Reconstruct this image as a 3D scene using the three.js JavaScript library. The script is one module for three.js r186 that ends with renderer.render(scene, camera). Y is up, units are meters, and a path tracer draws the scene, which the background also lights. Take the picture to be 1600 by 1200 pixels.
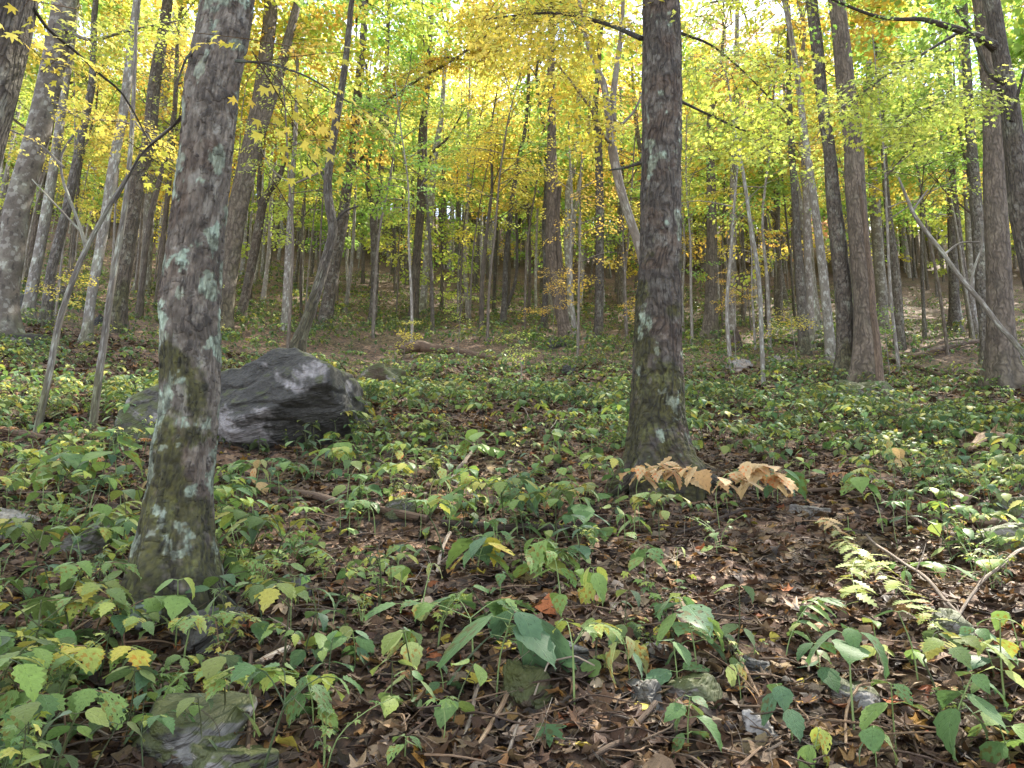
import * as THREE from 'three';
import { mergeGeometries } from 'three/addons/utils/BufferGeometryUtils.js';

// ---------------------------------------------------------------- camera, sky, sun, exposure
const EYE = 1.4, PITCH = 11.2 * Math.PI / 180, FOCAL = 1164;
const scene = new THREE.Scene();
const camera = new THREE.PerspectiveCamera(2 * Math.atan(600 / FOCAL) * 180 / Math.PI, 4 / 3, 0.05, 1200);
camera.position.set(0, EYE, 0);
camera.rotation.set(PITCH, 0, 0);
camera.updateMatrixWorld(true);

const SUN = new THREE.Vector3(0.46, 0.76, -0.46).normalize();
const sun = new THREE.DirectionalLight(new THREE.Color(1.0, 0.93, 0.82), 5);
sun.position.copy(SUN).multiplyScalar(150);
sun.shadow.radius = 1.2;
sun.castShadow = true;
Object.assign(sun.shadow.camera, { left: -110, right: 110, top: 110, bottom: -110, near: 1, far: 400 });
sun.shadow.mapSize.set(4096, 4096);
scene.add(sun, sun.target);

const renderer = new THREE.WebGLRenderer({ antialias: true });
renderer.toneMapping = THREE.LinearToneMapping;
renderer.toneMappingExposure = 4.1;
renderer.shadowMap.enabled = true;

// ---------------------------------------------------------------- random numbers and noise
function rngOf(seed) {
  let a = seed >>> 0;
  const f = () => { a = (a + 0x6D2B79F5) | 0; let t = Math.imul(a ^ (a >>> 15), 1 | a); t = (t + Math.imul(t ^ (t >>> 7), 61 | t)) ^ t; return ((t ^ (t >>> 14)) >>> 0) / 4294967296; };
  f.r = (a, b) => a + (b - a) * f();
  f.n = () => (f() + f() + f() - 1.5) / 0.75;      // about -2..2, mean 0
  f.pick = (l) => l[Math.floor(f() * l.length) % l.length];
  return f;
}
function hash3(x, y, z) {
  let h = Math.imul(x, 374761393) ^ Math.imul(y, 668265263) ^ Math.imul(z, 2147483647 ^ 0x5bd1e995);
  h = Math.imul(h ^ (h >>> 13), 1274126177); h ^= h >>> 16;
  return (h >>> 0) / 4294967296;
}
const sm = (t) => t * t * (3 - 2 * t);
function noise(x, y, z = 0) {                       // value noise, 0..1
  const i = Math.floor(x), j = Math.floor(y), k = Math.floor(z), u = sm(x - i), v = sm(y - j), w = sm(z - k);
  const l = (a, b, t) => a + (b - a) * t;
  return l(l(l(hash3(i, j, k), hash3(i + 1, j, k), u), l(hash3(i, j + 1, k), hash3(i + 1, j + 1, k), u), v),
    l(l(hash3(i, j, k + 1), hash3(i + 1, j, k + 1), u), l(hash3(i, j + 1, k + 1), hash3(i + 1, j + 1, k + 1), u), v), w);
}
function fbm(x, y, z = 0, o = 4) { let s = 0, a = 0.5, n = 0; for (let i = 0; i < o; i++) { s += a * noise(x, y, z); n += a; a *= 0.5; x = x * 2.03 + 11.3; y = y * 2.03 + 7.7; z = z * 2.03 + 3.1; } return s / n; }
function tnoise(x, y, px, py, seed) {               // periodic value noise for textures
  const i = Math.floor(x), j = Math.floor(y), u = sm(x - i), v = sm(y - j), m = (a, p) => ((a % p) + p) % p;
  const a = hash3(m(i, px), m(j, py), seed), b = hash3(m(i + 1, px), m(j, py), seed), c = hash3(m(i, px), m(j + 1, py), seed), d = hash3(m(i + 1, px), m(j + 1, py), seed);
  return a + (b - a) * u + (c - a) * v + (a - b - c + d) * u * v;
}
function tfbm(u, v, fx, fy, seed, o = 4) { let s = 0, a = 0.5, n = 0; for (let i = 0; i < o; i++) { s += a * tnoise(u * fx, v * fy, fx, fy, seed + i); n += a; a *= 0.55; fx *= 2; fy *= 2; } return s / n; }
const clamp = (x, a = 0, b = 1) => Math.min(b, Math.max(a, x));
const step = (a, b, x) => sm(clamp((x - a) / (b - a)));
const mix = (a, b, t) => a + (b - a) * t;
const mix3 = (a, b, t) => [mix(a[0], b[0], t), mix(a[1], b[1], t), mix(a[2], b[2], t)];

// ---------------------------------------------------------------- sky: thin bright autumn cloud with blue between
{
  const w = 512, h = 256, d = new Float32Array(w * h * 4);
  for (let j = 0; j < h; j++) for (let i = 0; i < w; i++) {
    const el = (j + 0.5) / h * Math.PI - Math.PI / 2, az = i / w * 2 * Math.PI;
    const x = Math.cos(el) * Math.cos(az), y = Math.sin(el), z = Math.cos(el) * Math.sin(az);
    const t = clamp(y);
    let c = mix3([0.72, 0.76, 0.84], [0.32, 0.45, 0.74], Math.pow(t, 0.6));
    const k = step(0.42, 0.62, fbm(x * 3 + 5, y * 5 + 9, z * 3 + 2, 5));
    c = mix3(c, [0.98, 0.98, 1.0], 0.75 * k);
    const o = (j * w + i) * 4;
    d[o] = c[0]; d[o + 1] = c[1]; d[o + 2] = c[2]; d[o + 3] = 1;
  }
  const sky = new THREE.DataTexture(d, w, h, THREE.RGBAFormat, THREE.FloatType);
  sky.mapping = THREE.EquirectangularReflectionMapping;
  sky.magFilter = THREE.LinearFilter; sky.wrapS = THREE.RepeatWrapping; sky.needsUpdate = true;
  scene.background = sky; scene.environment = sky;
}

// ---------------------------------------------------------------- names, labels
const counts = {};
function numbered(name) { const n = counts[name] = (counts[name] ?? -1) + 1; return n ? `${name}_${String(n).padStart(3, '0')}` : name; }
function tag(o, label, category, group, kind) {
  if (label) o.userData.label = label;
  if (category) o.userData.category = category;
  if (group) o.userData.group = group;
  if (kind) o.userData.kind = kind;
  return o;
}
function thing(name, p, label, category, group) {
  const o = new THREE.Group(); o.name = numbered(name); o.position.copy(p); scene.add(o);
  return tag(o, label, category, group);
}
function part(name, geo, mat, parent) { const m = new THREE.Mesh(geo, mat); m.name = name; parent.add(m); return m; }
const V = (x, y, z) => new THREE.Vector3(x, y, z);

// ---------------------------------------------------------------- the slope
const PROF = [[-60, -15], [0, 0], [8, 2.35], [22, 6.95], [40, 14.2], [80, 32.5], [130, 57], [220, 96]];
function profile(d) {
  let k = 0; while (k < PROF.length - 2 && d > PROF[k + 1][0]) k++;
  const [d0, g0] = PROF[k], [d1, g1] = PROF[k + 1], s = (g1 - g0) / (d1 - d0);
  const sp = k > 0 ? (g0 - PROF[k - 1][1]) / (d0 - PROF[k - 1][0]) : s, sn = k < PROF.length - 2 ? (PROF[k + 2][1] - g1) / (PROF[k + 2][0] - d1) : s;
  const m0 = (s + sp) / 2, m1 = (s + sn) / 2, h = d1 - d0, t = (d - d0) / h, t2 = t * t, t3 = t2 * t;
  return (2 * t3 - 3 * t2 + 1) * g0 + (t3 - 2 * t2 + t) * h * m0 + (-2 * t3 + 3 * t2) * g1 + (t3 - t2) * h * m1;
}
function groundBase(x, z) {
  const d = -z, near = step(4, 12, d);
  const l = Math.max(0, -x - 2.5);
  let y = profile(d) + near * 0.13 * l * l / (l + 3) - 0.02 * Math.max(0, x - 4) * near;
  y += (fbm(x * 0.22 + 3, z * 0.22 + 8, 1, 3) - 0.5) * 0.55 * step(1.5, 9, d);
  return y;
}
function groundY(x, z) {
  const y = groundBase(x, z), far = -z > 45 || z > 8;
  let b = (fbm(x * 0.9 + 31, z * 0.9 + 17, 2, 3) - 0.5) * 0.26;
  if (!far) b += (fbm(x * 3.7 + 1, z * 3.7 + 2, 3, 3) - 0.5) * 0.10;
  b += 0.10 * Math.exp(-((x + 1.62) ** 2 + (z + 3.6) ** 2) / 0.13) + 0.12 * Math.exp(-((x - 1.33) ** 2 + (z + 6.5) ** 2) / 0.22);
  b -= 0.17 * Math.exp(-((x + 2.4) ** 2 + (z + 6.35) ** 2) / 0.35);
  return y + b;
}
const EYEV = camera.position.clone();
const FWD = V(0, Math.sin(PITCH), -Math.cos(PITCH));
function rayDir(u, v) { return V((u - 800) / FOCAL, -(v - 600) / FOCAL, -1).applyEuler(camera.rotation); }
function at(u, v, d) { const r = rayDir(u, v); return EYEV.clone().addScaledVector(r, d / -r.z); }      // the point at ground distance d
function hit(u, v) {                                                                                   // where a sight line meets the slope
  const r = rayDir(u, v); let t = 0.5;
  for (; t < 200; t *= 1.01) { const p = EYEV.clone().addScaledVector(r, t); if (p.y < groundY(p.x, p.z)) break; }
  let a = t / 1.01, b = t;
  for (let i = 0; i < 12; i++) { const m = (a + b) / 2, p = EYEV.clone().addScaledVector(r, m); if (p.y < groundY(p.x, p.z)) b = m; else a = m; }
  return EYEV.clone().addScaledVector(r, b);
}
const onGround = (x, z, dy = 0) => V(x, groundY(x, z) + dy, z);
const metres = (p, px) => px * p.clone().sub(EYEV).dot(FWD) / FOCAL;                                    // how large px pixels are there

// ---------------------------------------------------------------- textures
function tex(n, fn, srgb, rep) {
  const d = new Uint8Array(n * n * 4);
  for (let j = 0; j < n; j++) for (let i = 0; i < n; i++) {
    const c = fn(i / n, j / n), o = (j * n + i) * 4;
    for (let k = 0; k < 3; k++) { let x = clamp(typeof c === 'number' ? c : c[k]); if (srgb) x = x <= 0.0031308 ? x * 12.92 : 1.055 * Math.pow(x, 1 / 2.4) - 0.055; d[o + k] = Math.round(x * 255); }
    d[o + 3] = 255;
  }
  const t = new THREE.DataTexture(d, n, n, THREE.RGBAFormat, THREE.UnsignedByteType);
  if (srgb) t.colorSpace = THREE.SRGBColorSpace;
  t.wrapS = t.wrapT = THREE.RepeatWrapping; t.magFilter = THREE.LinearFilter; t.minFilter = THREE.LinearMipmapLinearFilter; t.generateMipmaps = true;
  t.needsUpdate = true; return t;
}
// bark heights, 0 in the furrows: interlaced plates / smooth with flecks / long fibrous ridges
function plateH(u, v) {
  const wx = (tfbm(u, v, 6, 4, 11, 3) - 0.5) * 0.10, x = u + wx, a = Math.abs(tnoise(x * 34, v * 9, 34, 9, 21) - 0.5) * 2, b = Math.abs(tnoise(x * 64, v * 22, 64, 22, 31) - 0.5) * 2;
  return clamp(0.62 * Math.pow(a, 0.7) * 1.2 + 0.38 * Math.pow(b, 0.8)) * (0.6 + 0.7 * tfbm(u, v, 60, 40, 41, 3));
}
function scaleH(u, v) {
  const wx = (tfbm(u, v, 8, 6, 14, 3) - 0.5) * 0.08, x = u + wx, a = Math.abs(tnoise(x * 44, v * 18, 44, 18, 24) - 0.5) * 2;
  return clamp(0.35 * a + 0.75 * tfbm(x, v, 40, 24, 34, 5) - 0.25 * step(0.60, 0.72, tfbm(u, v, 26, 30, 44, 3)));
}
function ridgeH(u, v) {
  const wx = (tfbm(u, v, 5, 6, 12, 3) - 0.5) * 0.10, x = u + wx, a = Math.abs(tnoise(x * 26, v * 6, 26, 6, 22) - 0.5) * 2, b = Math.abs(tnoise(x * 40, v * 11, 40, 11, 26) - 0.5) * 2, c = tnoise(x * 90, v * 16, 90, 16, 23);
  return clamp((0.6 * Math.pow(a, 0.8) + 0.4 * b) * 1.25) * (0.55 + 0.6 * c);
}
function smoothH(u, v) { return 0.45 + 0.5 * tfbm(u, v, 10, 16, 51, 5) - 0.35 * step(0.62, 0.75, tfbm(u, v, 16, 8, 61, 3)); }
function barkSet(hf, lo, hi, fleck, fl) {
  const N = 896;
  const map = tex(N, (u, v) => {
    const h = hf(u, v); let c = mix3(lo, hi, step(0.05, 0.85, h));
    const g = 0.7 + 0.6 * tfbm(u, v, 48, 32, 71, 3); c = c.map((x) => x * g);
    return mix3(c, fleck, fl * step(0.57, 0.68, tfbm(u, v, 12, 9, 81, 5)) * step(0.35, 0.6, h + 0.2));
  }, true);
  return { map, bump: tex(N, hf, false) };
}
const BARK = {
  plate: barkSet(plateH, [0.06, 0.050, 0.041], [0.175, 0.150, 0.124], [0.33, 0.33, 0.30], 0.5),
  scale: barkSet(scaleH, [0.06, 0.052, 0.044], [0.20, 0.178, 0.152], [0.33, 0.33, 0.30], 0.5),
  ridge: barkSet(ridgeH, [0.07, 0.057, 0.045], [0.165, 0.138, 0.111], [0.22, 0.19, 0.15], 0.2),
  smooth: barkSet(smoothH, [0.06, 0.05, 0.042], [0.20, 0.178, 0.152], [0.40, 0.40, 0.37], 0.75),
};
const barkMat = (k, bump) => new THREE.MeshStandardMaterial({ name: 'bark', map: BARK[k].map, bumpMap: BARK[k].bump, bumpScale: bump, roughness: 0.92, vertexColors: true });
const M = {
  plate: barkMat('plate', 0.03), scale: barkMat('scale', 0.025), ridge: barkMat('ridge', 0.03), smooth: barkMat('smooth', 0.005),
  twig: new THREE.MeshStandardMaterial({ name: 'twig', color: new THREE.Color().setRGB(0.085, 0.066, 0.05), roughness: 0.85, bumpMap: BARK.smooth.bump, bumpScale: 0.002 }),
};
// leaf veins: midrib along v, side veins slanting to the tip
function veins(u, v) {
  const x = Math.abs(u - 0.5) * 2, m = 1 - step(0.0, 0.05, x), q = ((v - x * 0.30) * 7 + 10) % 1, s = (1 - step(0.0, 0.16, Math.min(q, 1 - q))) * (1 - 0.6 * x);
  return Math.max(m, 0.7 * s);
}
const leafMap = tex(256, (u, v) => { const k = veins(u, v), g = 0.78 + 0.34 * fbm(u * 9, v * 9, 4, 4) - 0.45 * step(0.68, 0.78, fbm(u * 13 + 4, v * 13, 9, 3)); return mix3([0.80 * g, 0.82 * g, 0.80 * g], [0.98, 0.98, 0.8], 0.5 * k); }, true);
const leafBump = tex(256, (u, v) => 0.6 - 0.5 * veins(u, v) + 0.25 * fbm(u * 30, v * 30, 2, 2), false);
function leafMat(c, through = 0.4, coat = 0.35, textured = true) {
  const m = new THREE.MeshPhysicalMaterial({ name: 'leaf', color: new THREE.Color().setRGB(...c), roughness: 0.95, transmission: through, thickness: 0, side: THREE.DoubleSide, clearcoat: coat, clearcoatRoughness: 0.42, specularIntensity: 0.3 });
  if (textured) { m.map = leafMap; m.bumpMap = leafBump; m.bumpScale = 0.0025; }
  m.vertexColors = !textured;
  return m;
}

// ---------------------------------------------------------------- tubes (trunks, limbs, sticks)
// pts: Vector3 list with radii; paint(p, angle, height) gives a tint; bumps(h, angle, p) a factor on the radius
function tube(pts, radii, rows, seg, { paint, bumps, texW = 0.9, texH = 1.2, closeTop = true } = {}) {
  const curve = new THREE.CatmullRomCurve3(pts, false, 'centripetal');
  const pos = [], uv = [], col = [], idx = [], n = pts.length - 1;
  let prevT = null, X = null, len = 0, last = null, around = 0;
  const meanR = radii.reduce((a, b) => a + b, 0) / radii.length; around = Math.max(1, Math.round(2 * Math.PI * meanR / texW));
  const start = hash3(Math.round(pts[0].x * 97), Math.round(pts[0].z * 89), 5) * 7;
  for (let i = 0; i <= rows; i++) {
    const t = i / rows, p = curve.getPoint(t), T = curve.getTangent(t);
    const f = t * n, k = Math.min(n - 1, Math.floor(f)), r = mix(radii[k], radii[k + 1], f - k);
    if (!X) { X = Math.abs(T.x) < 0.8 ? V(1, 0, 0) : V(0, 0, 1); }
    X = X.clone().addScaledVector(T, -X.dot(T)).normalize();
    const Z = new THREE.Vector3().crossVectors(X, T);
    if (last) len += last.distanceTo(p); last = p;
    for (let j = 0; j <= seg; j++) {
      const a = (j % seg) / seg * 2 * Math.PI, cx = Math.cos(a), sx = Math.sin(a);
      const rr = r * (bumps ? bumps(p.y - pts[0].y, a, p, t) : 1);
      const q = p.clone().addScaledVector(X, cx * rr).addScaledVector(Z, sx * rr);
      pos.push(q.x, q.y, q.z); uv.push(j / seg * around + start, len / texH + start);
      const c = paint ? paint(q, a, p.y - pts[0].y, r) : [1, 1, 1]; col.push(...c);
    }
    if (i) for (let j = 0; j < seg; j++) { const a = (i - 1) * (seg + 1) + j, b = a + seg + 1; idx.push(a, a + 1, b, a + 1, b + 1, b); }
  }
  if (closeTop) for (const [row, flip] of [[0, 1], [rows, 0]]) {
    const p = curve.getPoint(row / rows), c = pos.length / 3; pos.push(p.x, p.y, p.z); uv.push(0, 0); col.push(0.9, 0.8, 0.65);
    for (let j = 0; j < seg; j++) { const a = row * (seg + 1) + j; flip ? idx.push(c, a + 1, a) : idx.push(c, a, a + 1); }
  }
  const g = new THREE.BufferGeometry();
  g.setAttribute('position', new THREE.Float32BufferAttribute(pos, 3)); g.setAttribute('uv', new THREE.Float32BufferAttribute(uv, 2)); g.setAttribute('color', new THREE.Float32BufferAttribute(col, 3));
  g.setIndex(idx); g.computeVertexNormals();
  const N = g.attributes.normal;                     // the seam shares its normals
  for (let i = 0; i <= rows; i++) { const a = i * (seg + 1), b = a + seg; const v = V(N.getX(a) + N.getX(b), N.getY(a) + N.getY(b), N.getZ(a) + N.getZ(b)).normalize(); N.setXYZ(a, v.x, v.y, v.z); N.setXYZ(b, v.x, v.y, v.z); }
  return g;
}
const local = (pts, o) => pts.map((p) => p.clone().sub(o));

// ---------------------------------------------------------------- leaf shapes
// an ovate toothed blade: base at the origin, along +z, upper side +y
function bladeGeo(len, wid, { n = 7, tooth = 0.06, droop = 0.3, fold = 0.25, cols = 1, tip = 1, twist = 0 } = {}) {
  const pos = [], uv = [], idx = [], per = 2 * cols + 1;
  for (let i = 0; i <= n; i++) {
    const t = i / n, bend = droop * t, z = len * (droop ? Math.sin(bend) / droop : t), y0 = -len * (droop ? (1 - Math.cos(bend)) / droop : 0);
    let w = wid / 2 * Math.pow(Math.sin(Math.PI * Math.pow(t * 0.985 + 0.015, 0.64 / tip)), 0.95);
    if (i && i < n) w *= 1 + tooth * (i % 2 ? 1 : -1);
    for (let j = -cols; j <= cols; j++) {
      const s = j / cols, x = s * w, y = y0 + Math.abs(s) * w * fold - s * s * w * fold * 0.6 + s * twist * t * wid, back = Math.abs(s) * (i % 2 ? 0.03 : 0) * len;
      pos.push(x, y, z + back); uv.push(0.5 + 0.5 * s * (w / (wid / 2)), t);
    }
  }
  for (let i = 0; i < n; i++) for (let j = 0; j < per - 1; j++) { const a = i * per + j, b = a + per; idx.push(a, b, a + 1, a + 1, b, b + 1); }
  const g = new THREE.BufferGeometry(); g.setAttribute('position', new THREE.Float32BufferAttribute(pos, 3)); g.setAttribute('uv', new THREE.Float32BufferAttribute(uv, 2)); g.setIndex(idx); g.computeVertexNormals(); return g;
}
// a lobed maple-like blade, fan from the petiole at the origin towards +z
function lobedGeo(size, lobes = 5, { droop = 0.25, cut = 0.45, rnd = null } = {}) {
  const pos = [0, 0, 0], uv = [0.5, 0.3], idx = [], pts = [];
  const spread = 2.15, N = lobes * 4;
  for (let i = 0; i <= N; i++) {
    const f = i / N * lobes, k = f - Math.floor(f), a = (i / N * 2 - 1) * spread, c = Math.abs(f - lobes / 2) / (lobes / 2);
    const L = 1 - 0.45 * c * c; let r = [cut, 0.70, 1.0, 0.74][i % 4] * L; if (i === 0 || i === N) r = 0.25;
    if (rnd) r *= 0.88 + 0.24 * rnd();
    pts.push([Math.sin(a) * r * size, -droop * size * r * r + (rnd ? (rnd() - 0.5) * 0.12 * size : 0), (Math.cos(a) * r + 0.1) * size]);
  }
  for (const p of pts) { pos.push(...p); uv.push(0.5 + p[0] / size * 0.45, 0.35 + p[2] / size * 0.55); }
  for (let i = 0; i < pts.length - 1; i++) idx.push(0, i + 2, i + 1);
  const g = new THREE.BufferGeometry(); g.setAttribute('position', new THREE.Float32BufferAttribute(pos, 3)); g.setAttribute('uv', new THREE.Float32BufferAttribute(uv, 2)); g.setIndex(idx); g.computeVertexNormals(); return g;
}
function tinted(g, c) { const n = g.attributes.position.count, a = new Float32Array(n * 3); for (let i = 0; i < n; i++) a.set(c, i * 3); g.setAttribute('color', new THREE.BufferAttribute(a, 3)); return g; }
const placedGeo = (g, m, c) => tinted(g.clone().applyMatrix4(m), c);
const mat4 = (p, q, s) => new THREE.Matrix4().compose(p, q, typeof s === 'number' ? V(s, s, s) : s);
const eulerQ = (x, y, z, o = 'YXZ') => new THREE.Quaternion().setFromEuler(new THREE.Euler(x, y, z, o));
const UPV = V(0, 1, 0);

// ---------------------------------------------------------------- sprays: leafy twigs that crowns are made of
function sprayGeo(seed, near) {
  const r = rngOf(seed), gs = [], n = near ? 22 : 26;
  const shapes = near ? [0, 1, 2].map((k) => lobedGeo(0.062, 5, { droop: 0.3, cut: 0.5, rnd: rngOf(900 + k) })) : [bladeGeo(0.125, 0.11, { n: 2, droop: 0.5, fold: 0.3, tooth: 0 }), bladeGeo(0.11, 0.12, { n: 2, droop: 0.2, fold: -0.3, tooth: 0 })];
  const tw = (a, b, w) => { const c = a.clone().lerp(b, 0.5).add(V(0, 0.02, 0)); const g = tube([a, c, b], [w, w * 0.8, w * 0.4], 3, 3, { closeTop: false }); return tinted(g, [0.16, 0.12, 0.3]); };
  gs.push(tw(V(-0.1, 0, 0), V(0.9, -0.05, 0), 0.005));
  for (let i = 0; i < n; i++) {
    const t = Math.pow(i / n, 0.8), side = i % 2 ? 1 : -1, reach = r.r(0.03, 0.38) * (1 - 0.55 * t);
    const bx = t * 0.88, p = V(bx + reach * 0.6, -0.05 * t + r.r(-0.07, 0.05) - reach * 0.15, side * reach);
    if (i % 5 === 0) gs.push(tw(V(bx, -0.05 * t, 0), p, 0.003));
    const q = eulerQ(r.r(-0.2, 0.75), Math.PI / 2 - side * r.r(0.1, 1.3) + r.r(-0.4, 0.4), r.r(-0.45, 0.45));
    const b = r.r(0.72, 1.12);
    gs.push(placedGeo(r.pick(shapes), mat4(p, q, r.r(0.7, 1.15)), [b * r.r(0.9, 1.08), b, b * r.r(0.8, 1.2)]));
  }
  const g = mergeGeometries(gs.map((x) => { const y = x.index ? x.toNonIndexed() : x; return y; }), false);
  return g;
}
const SPRAY = { near: [1, 2, 3].map((s) => sprayGeo(s, true)), far: [4, 5, 6].map((s) => sprayGeo(s, false)) };
const sprayMat = leafMat([1, 1, 1], 0.5, 0.12, false);
sprayMat.name = 'foliage';
const PAL = {
  yellow: [0.74, 0.62, 0.115], gold: [0.74, 0.51, 0.10], lime: [0.57, 0.63, 0.125], green: [0.33, 0.50, 0.10], deep: [0.17, 0.31, 0.07], orange: [0.74, 0.40, 0.13], red: [0.72, 0.24, 0.15], pink: [0.80, 0.46, 0.28],
};
// colours of the wood as one looks along it
function hue(u, r, y) {
  const k = r() + (fbm(u * 0.006, y * 0.2, 5, 2) - 0.5) * 0.9;
  let l;
  if (u < 250) l = [['green', 0.24], ['lime', 0.62], ['yellow', 0.95], ['gold', 2]];
  else if (u < 520) l = [['green', 0.26], ['lime', 0.68], ['yellow', 0.97], ['gold', 2]];
  else if (u < 700) l = [['green', 0.42], ['lime', 0.82], ['yellow', 2]];
  else if (u < 960) l = [['green', 0.20], ['lime', 0.58], ['yellow', 0.94], ['gold', 2]];
  else if (u < 1280) l = [['green', 0.25], ['lime', 0.64], ['yellow', 0.9], ['gold', 1.02], ['pink', 2]];
  else l = [['green', 0.30], ['lime', 0.70], ['yellow', 0.97], ['gold', 2]];
  return l.find((e) => k < e[1])[0];
}
const pixelU = (p) => { const q = p.clone().sub(EYEV), f = q.dot(FWD); return f > 0.1 ? 800 + FOCAL * q.x / f : (q.x > 0 ? 1600 : 0); };
function jitter(c, r, k = 0.18) { const b = 1 + r.r(-k, k); return [c[0] * b * (1 + r.r(-0.1, 0.1)), c[1] * b, c[2] * b * (1 + r.r(-0.2, 0.2))]; }
let sprayTotal = 0;
function crown(parent, list, near, seed) {           // list of [Vector3 in the world, yaw, tilt, roll, scale, colour]
  if (!list.length) return null;
  const m = new THREE.InstancedMesh(SPRAY[near ? 'near' : 'far'][seed % 3], sprayMat, list.length), c = new THREE.Color();
  list.forEach(([p, yaw, tilt, roll, s, col], i) => { m.setMatrixAt(i, mat4(p.clone().sub(parent.position), eulerQ(roll, yaw, tilt, 'YZX'), s)); m.setColorAt(i, c.setRGB(...col)); });
  m.name = 'crown'; m.userData.kind = 'stuff'; parent.add(m); sprayTotal += list.length; return m;
}
// sprays in clumps through an ellipsoid
function ellipsoid(out, r, c, rx, ry, n, scale, key, uOf) {
  const clumps = Math.max(3, Math.round(n / 9));
  for (let k = 0; k < clumps; k++) {
    let d; do d = V(r.r(-1, 1), r.r(-1, 1), r.r(-1, 1)); while (d.lengthSq() > 1 || d.lengthSq() < 0.12);
    const q = c.clone().add(V(d.x * rx, d.y * ry, d.z * rx)), yaw0 = Math.atan2(-d.z, d.x), name = key ?? hue(uOf, r, q.y);
    for (let i = 0; i < n / clumps; i++) {
      const p = q.clone().add(V(r.n() * 0.55 * scale, r.n() * 0.18 * scale, r.n() * 0.55 * scale));
      out.push([p, yaw0 + r.r(-1.4, 1.4), r.r(-0.5, 0.12), r.r(-0.4, 0.4), scale * r.r(0.75, 1.2), jitter(PAL[name], r)]);
    }
  }
}

// ================================================================ the ground
const ground = (() => {
  const xs = [], zs = [];
  for (let i = -170; i <= 170; i++) { const t = i / 170, a = Math.abs(t); xs.push(Math.sign(t) * (a * 9 + 170 * Math.pow(a, 5))); }
  for (let j = 0; j <= 420; j++) { const t = j / 420; zs.push(6 - (t * 24 + 205 * Math.pow(t, 5))); }
  zs.unshift(14, 25, 60); 
  const pos = [], uv = [], col = [], idx = [], nx = xs.length;
  for (const z of zs) for (const x of xs) {
    pos.push(x, groundY(x, z), z); uv.push(x / 1.1, z / 1.1);
    const k = fbm(x * 0.6 + 9, z * 0.6 + 4, 7, 4), m = step(0.55, 0.66, fbm(x * 1.1 + 90, z * 1.1 + 40, 8, 4));
    const c = mix3([1, 1, 1], [0.55, 0.75, 0.35], 0.6 * m); col.push(...c.map((q) => q * (0.72 + 0.55 * k)));
  }
  for (let j = 0; j < zs.length - 1; j++) for (let i = 0; i < nx - 1; i++) { const a = j * nx + i, b = a + nx; idx.push(a, a + 1, b, a + 1, b + 1, b); }
  const g = new THREE.BufferGeometry();
  g.setAttribute('position', new THREE.Float32BufferAttribute(pos, 3)); g.setAttribute('uv', new THREE.Float32BufferAttribute(uv, 2)); g.setAttribute('color', new THREE.Float32BufferAttribute(col, 3));
  g.setIndex(idx); g.computeVertexNormals();
  const litterH = (u, v) => { let best = 0; for (let k = 0; k < 3; k++) best = Math.max(best, Math.abs(tnoise(u * 22 + k * 3.3, v * 22 + k * 5.1, 22, 22, 100 + k) - 0.5) * 1.6 * (0.6 + 0.4 * k / 2)); return clamp(best * 0.7 + 0.4 * tfbm(u, v, 50, 50, 110, 3)); };
  const map = tex(768, (u, v) => {
    const a = tfbm(u, v, 20, 20, 120, 3), b = tnoise(u * 30, v * 26, 30, 26, 130), e = tfbm(u, v, 70, 70, 140, 2);
    let c = mix3([0.035, 0.022, 0.014], [0.15, 0.085, 0.048], step(0.3, 0.7, a)); c = mix3(c, [0.27, 0.17, 0.095], step(0.72, 0.86, b) * 0.8);
    return c.map((q) => q * (0.6 + 0.8 * e));
  }, true);
  const m = new THREE.MeshStandardMaterial({ name: 'forest_soil', map, bumpMap: tex(512, litterH, false), bumpScale: 0.03, roughness: 0.95, vertexColors: true });
  const o = new THREE.Mesh(g, m); o.name = 'ground'; scene.add(o);
  return tag(o, 'sloping forest floor of brown leaf litter rising between the trees', 'ground', null, 'structure');
})();

// ================================================================ trunks of the wood
function barkPaint(r, { moss = 0.5, mossTop = 0.6, lichen = 0.3, base = [1, 1, 1], scale = 1 } = {}) {
  const grey = (base[0] + base[1] + base[2]) / 3; base = base.map((b) => 0.8 * mix(grey, b, 0.55));
  const s = r() * 100, ma = r() * 6.28;
  return (q, a, h, rad) => {
    const n = fbm(q.x * 6 * scale + s, q.y * 3 * scale, q.z * 6 * scale, 3), k = 0.72 + 0.56 * n;
    let c = [base[0] * k, base[1] * k, base[2] * k];
    const l = lichen * step(0.56, 0.64, fbm(q.x * 5 + s + 9, q.y * 4.2, q.z * 5, 4)); c = mix3(c, [1.3, 1.45, 1.3], l);
    const mm = moss * step(0.0, 0.3, 0.42 + 0.3 * Math.cos(a - ma) + (fbm(q.x * 4 + s, q.y * 3 + 50, q.z * 4, 3) - 0.5) * 1.6 - h / mossTop * 0.6);
    return mix3(c, [0.36, 0.40, 0.11], clamp(mm));
  };
}
const flareOf = (k, len, lobes, ph) => (h, a) => { const f = Math.exp(-Math.max(0, h) / len); return 1 + k * f * (1 + 0.45 * Math.cos(lobes * a + ph) + 0.25 * Math.cos((lobes + 2) * a + ph * 2)) + 0.03 * Math.cos(2 * a + ph + h * 0.7); };

const trunksSeen = [];
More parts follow.
